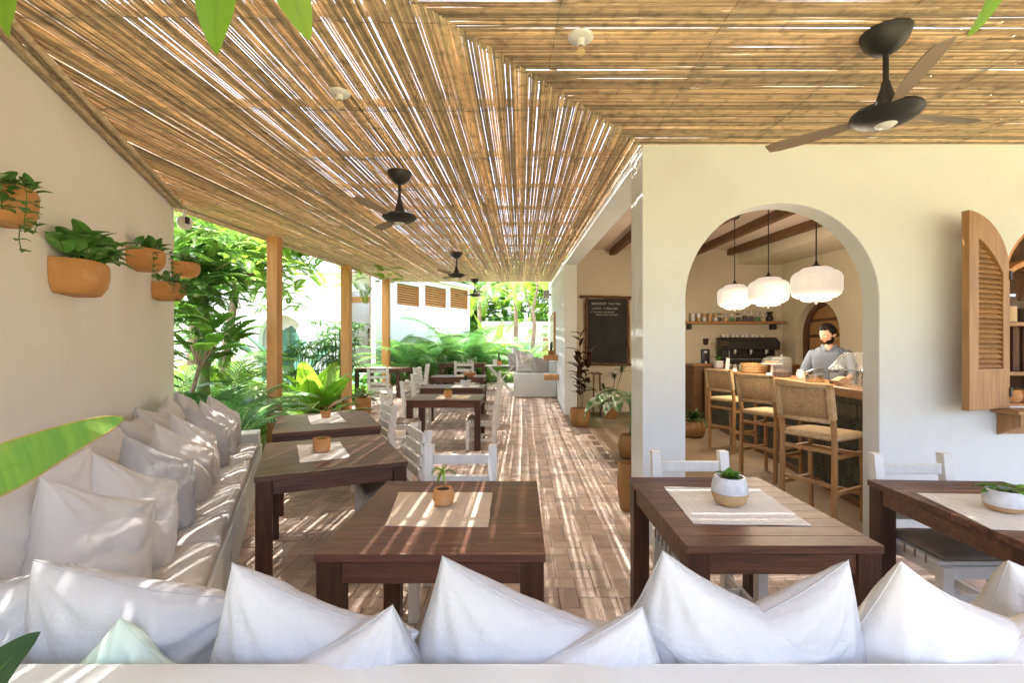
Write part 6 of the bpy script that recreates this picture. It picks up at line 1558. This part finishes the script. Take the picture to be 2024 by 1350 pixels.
hd = bpy.data.objects.new('head_joint', None); bpy.data.objects.remove(hd)
HM = Matrix.Translation((0, -.115, 1.69)) @ Matrix.Rotation(R(-34), 4, 'Z') @ Matrix.Rotation(R(26), 4, 'X') @ Matrix.Scale(1.08, 4)
hb = head_mesh(); hb.mul(HM)
for sx in (-1, 1):                                                   # ears
    i0 = len(hb.v); hb.lathe([(0, -.008), (.02, -.006), (.026, 0), (.018, .006), (0, .004)], 14, sy=1.35); hb.mul(HM @ Matrix.Translation((sx * .074, .01, -.005)) @ Matrix.Rotation(R(90 - 12 * sx), 4, 'Y'), i0)
hb.build('head', M['skin'], pe, smooth=180)
for sx in (-1, 1):
    mb = MB(); mb.lathe([(0, -.011), (.008, -.008), (.011, 0), (.008, .008), (0, .011)], 12); mb.mul(HM @ Matrix.Translation((sx * .029, -.078, .010))); mb.build('eye', M['plastic_white'], pe, smooth=180)
    mb = MB(); mb.lathe([(0, -.0055), (.0055, 0), (0, .0055)], 10); mb.mul(HM @ Matrix.Translation((sx * .029, -.0865, .008))); mb.build('iris', M['hair'], pe, smooth=180)
    mb = MB(); mb.tube([(sx * .012, -.092, .030), (sx * .030, -.092, .036), (sx * .048, -.080, .031)], [.0015, .0028, .0015], 6); mb.mul(HM); mb.build('eyebrow', M['hair'], pe, smooth=180)
# hair: faded sides, full tousled top; short beard
def shell(name, inside, thick, th1=150, nu=56, nv=34):
    """a skin of hair standing just off the head where inside(x, y, z) says so"""
    mb = MB(); vs_ = []; ok = []
    for j in range(nv + 1):
        th = R(th1) * j / nv
        for i in range(nu):
            ph = 2 * math.pi * i / nu; x = math.sin(th) * math.cos(ph); y = math.sin(th) * math.sin(ph); z = math.cos(th)
            X, Y, Z = x * .075, y * .098, z * .122
            if z < 0: k = 1 - .32 * (-z) ** 1.2; X *= k; Y = Y * (1 - .10 * -z) + (-.010 * -z)
            if y < 0 and z < 0: Y -= .014 * math.exp(-((x / .3) ** 2) - ((z + .75) / .2) ** 2) * -y
            w_ = inside(x, y, z); ok.append(w_ > 0); n_ = noise.noise(Vector((x * 6, y * 6, z * 6))) * .35 + noise.noise(Vector((x * 17, y * 17, z * 9))) * .3
            d = 1 + thick * max(w_, 0) * (1 + n_); vs_.append((X * d, Y * d, Z * d))
    fs_ = [q for j in range(nv) for i in range(nu) for q in [(j * nu + i, (j + 1) * nu + i, (j + 1) * nu + (i + 1) % nu, j * nu + (i + 1) % nu)] if all(ok[k] for k in q)]
    mb.add(vs_, fs_); mb.mul(HM); return mb.build(name, M['hair'], pe, smooth=180)
def hair_in(x, y, z):
    line = .62 - .10 * x * x if y < -.55 else (.62 - (y + .55) * 1.0 if y < -.05 else max(-.5, -.04 - (y + .05) * 1.3))
    if -.42 < y < -.05 and abs(x) > .5: line = min(line, -.12)
    return 0 if z < line else min(1, .22 + (z - line) * 1.5)
shell('hair', hair_in, .17)
shell('beard', lambda x, y, z: .5 if (z < -.34 and y < .15 and not (abs(x) < .24 and -.50 < z < -.36 and y < -.5) and z > -.93) or (-.6 < z < -.10 and -.45 < y < .0 and abs(x) > .5) or (-.37 < z < -.26 and abs(x) < .30 and y < -.6) else 0, .030, 160)

# shirt with sleeves and collar, trousers
def sub_rig(kind):
    V, E, Rd = [], [], []
    def v(p, r_, to=None):
        V.append(p); Rd.append(r_); i = len(V) - 1
        if to is not None: E.append((to, i))
        return i
    if kind == 'shirt':
        wa = v((0, -.01, 1.10), (.178, .14)); v((0, 0, .93), (.18, .145), wa); chs = v((0, -.02, 1.33), (.205, .15), wa); c2 = v((0, -.025, 1.425), (.185, .125), chs); c3 = v((0, -.04, 1.485), (.115, .095), c2); v((0, -.05, 1.525), (.075, .072), c3)
        for sx in (-1, 1): tz = v((sx * .10, -.03, 1.475), (.062, .062), c3); v((sx * .165, -.025, 1.445), (.068, .068), tz)
        for sx in (-1, 1):
            sh = v((sx * .20, -.02, 1.42), (.085, .085), chs); el = v((sx * .28, -.10, 1.17), (.065, .065), sh); v((sx * .255, -.19, 1.125), (.055, .055), el)
    else:
        pel = v((0, 0, .95), (.165, .13))
        for sx in (-1, 1):
            hip = v((sx * .10, 0, .86), (.112, .112), pel); kn = v((sx * .11, -.02, .50), (.08, .08), hip); v((sx * .11, .02, .10), (.062, .062), kn)
    return V, E, Rd
V, E, Rd = sub_rig('shirt'); skin('shirt', M['shirt'], V, E, Rd, 0, pe)
V, E, Rd = sub_rig('trousers'); skin('trousers', M['trouser'], V, E, Rd, 0, pe)
for sx in (-1, 1):
    mb = MB(); mb.bar((sx * .085, -.04, 1.555), (sx * .03, -.145, 1.475), .034, .006, up=(sx * .4, -.7, .5)); mb.build('collar', M['shirt'], pe, bevel=.003)
    mb = MB(); mb.box(sx * .12 - .045, sx * .12 + .045, -.17, .08, .0, .075); mb.build('shoe', M['black'], pe, bevel=.02, seg=2, smooth=35)
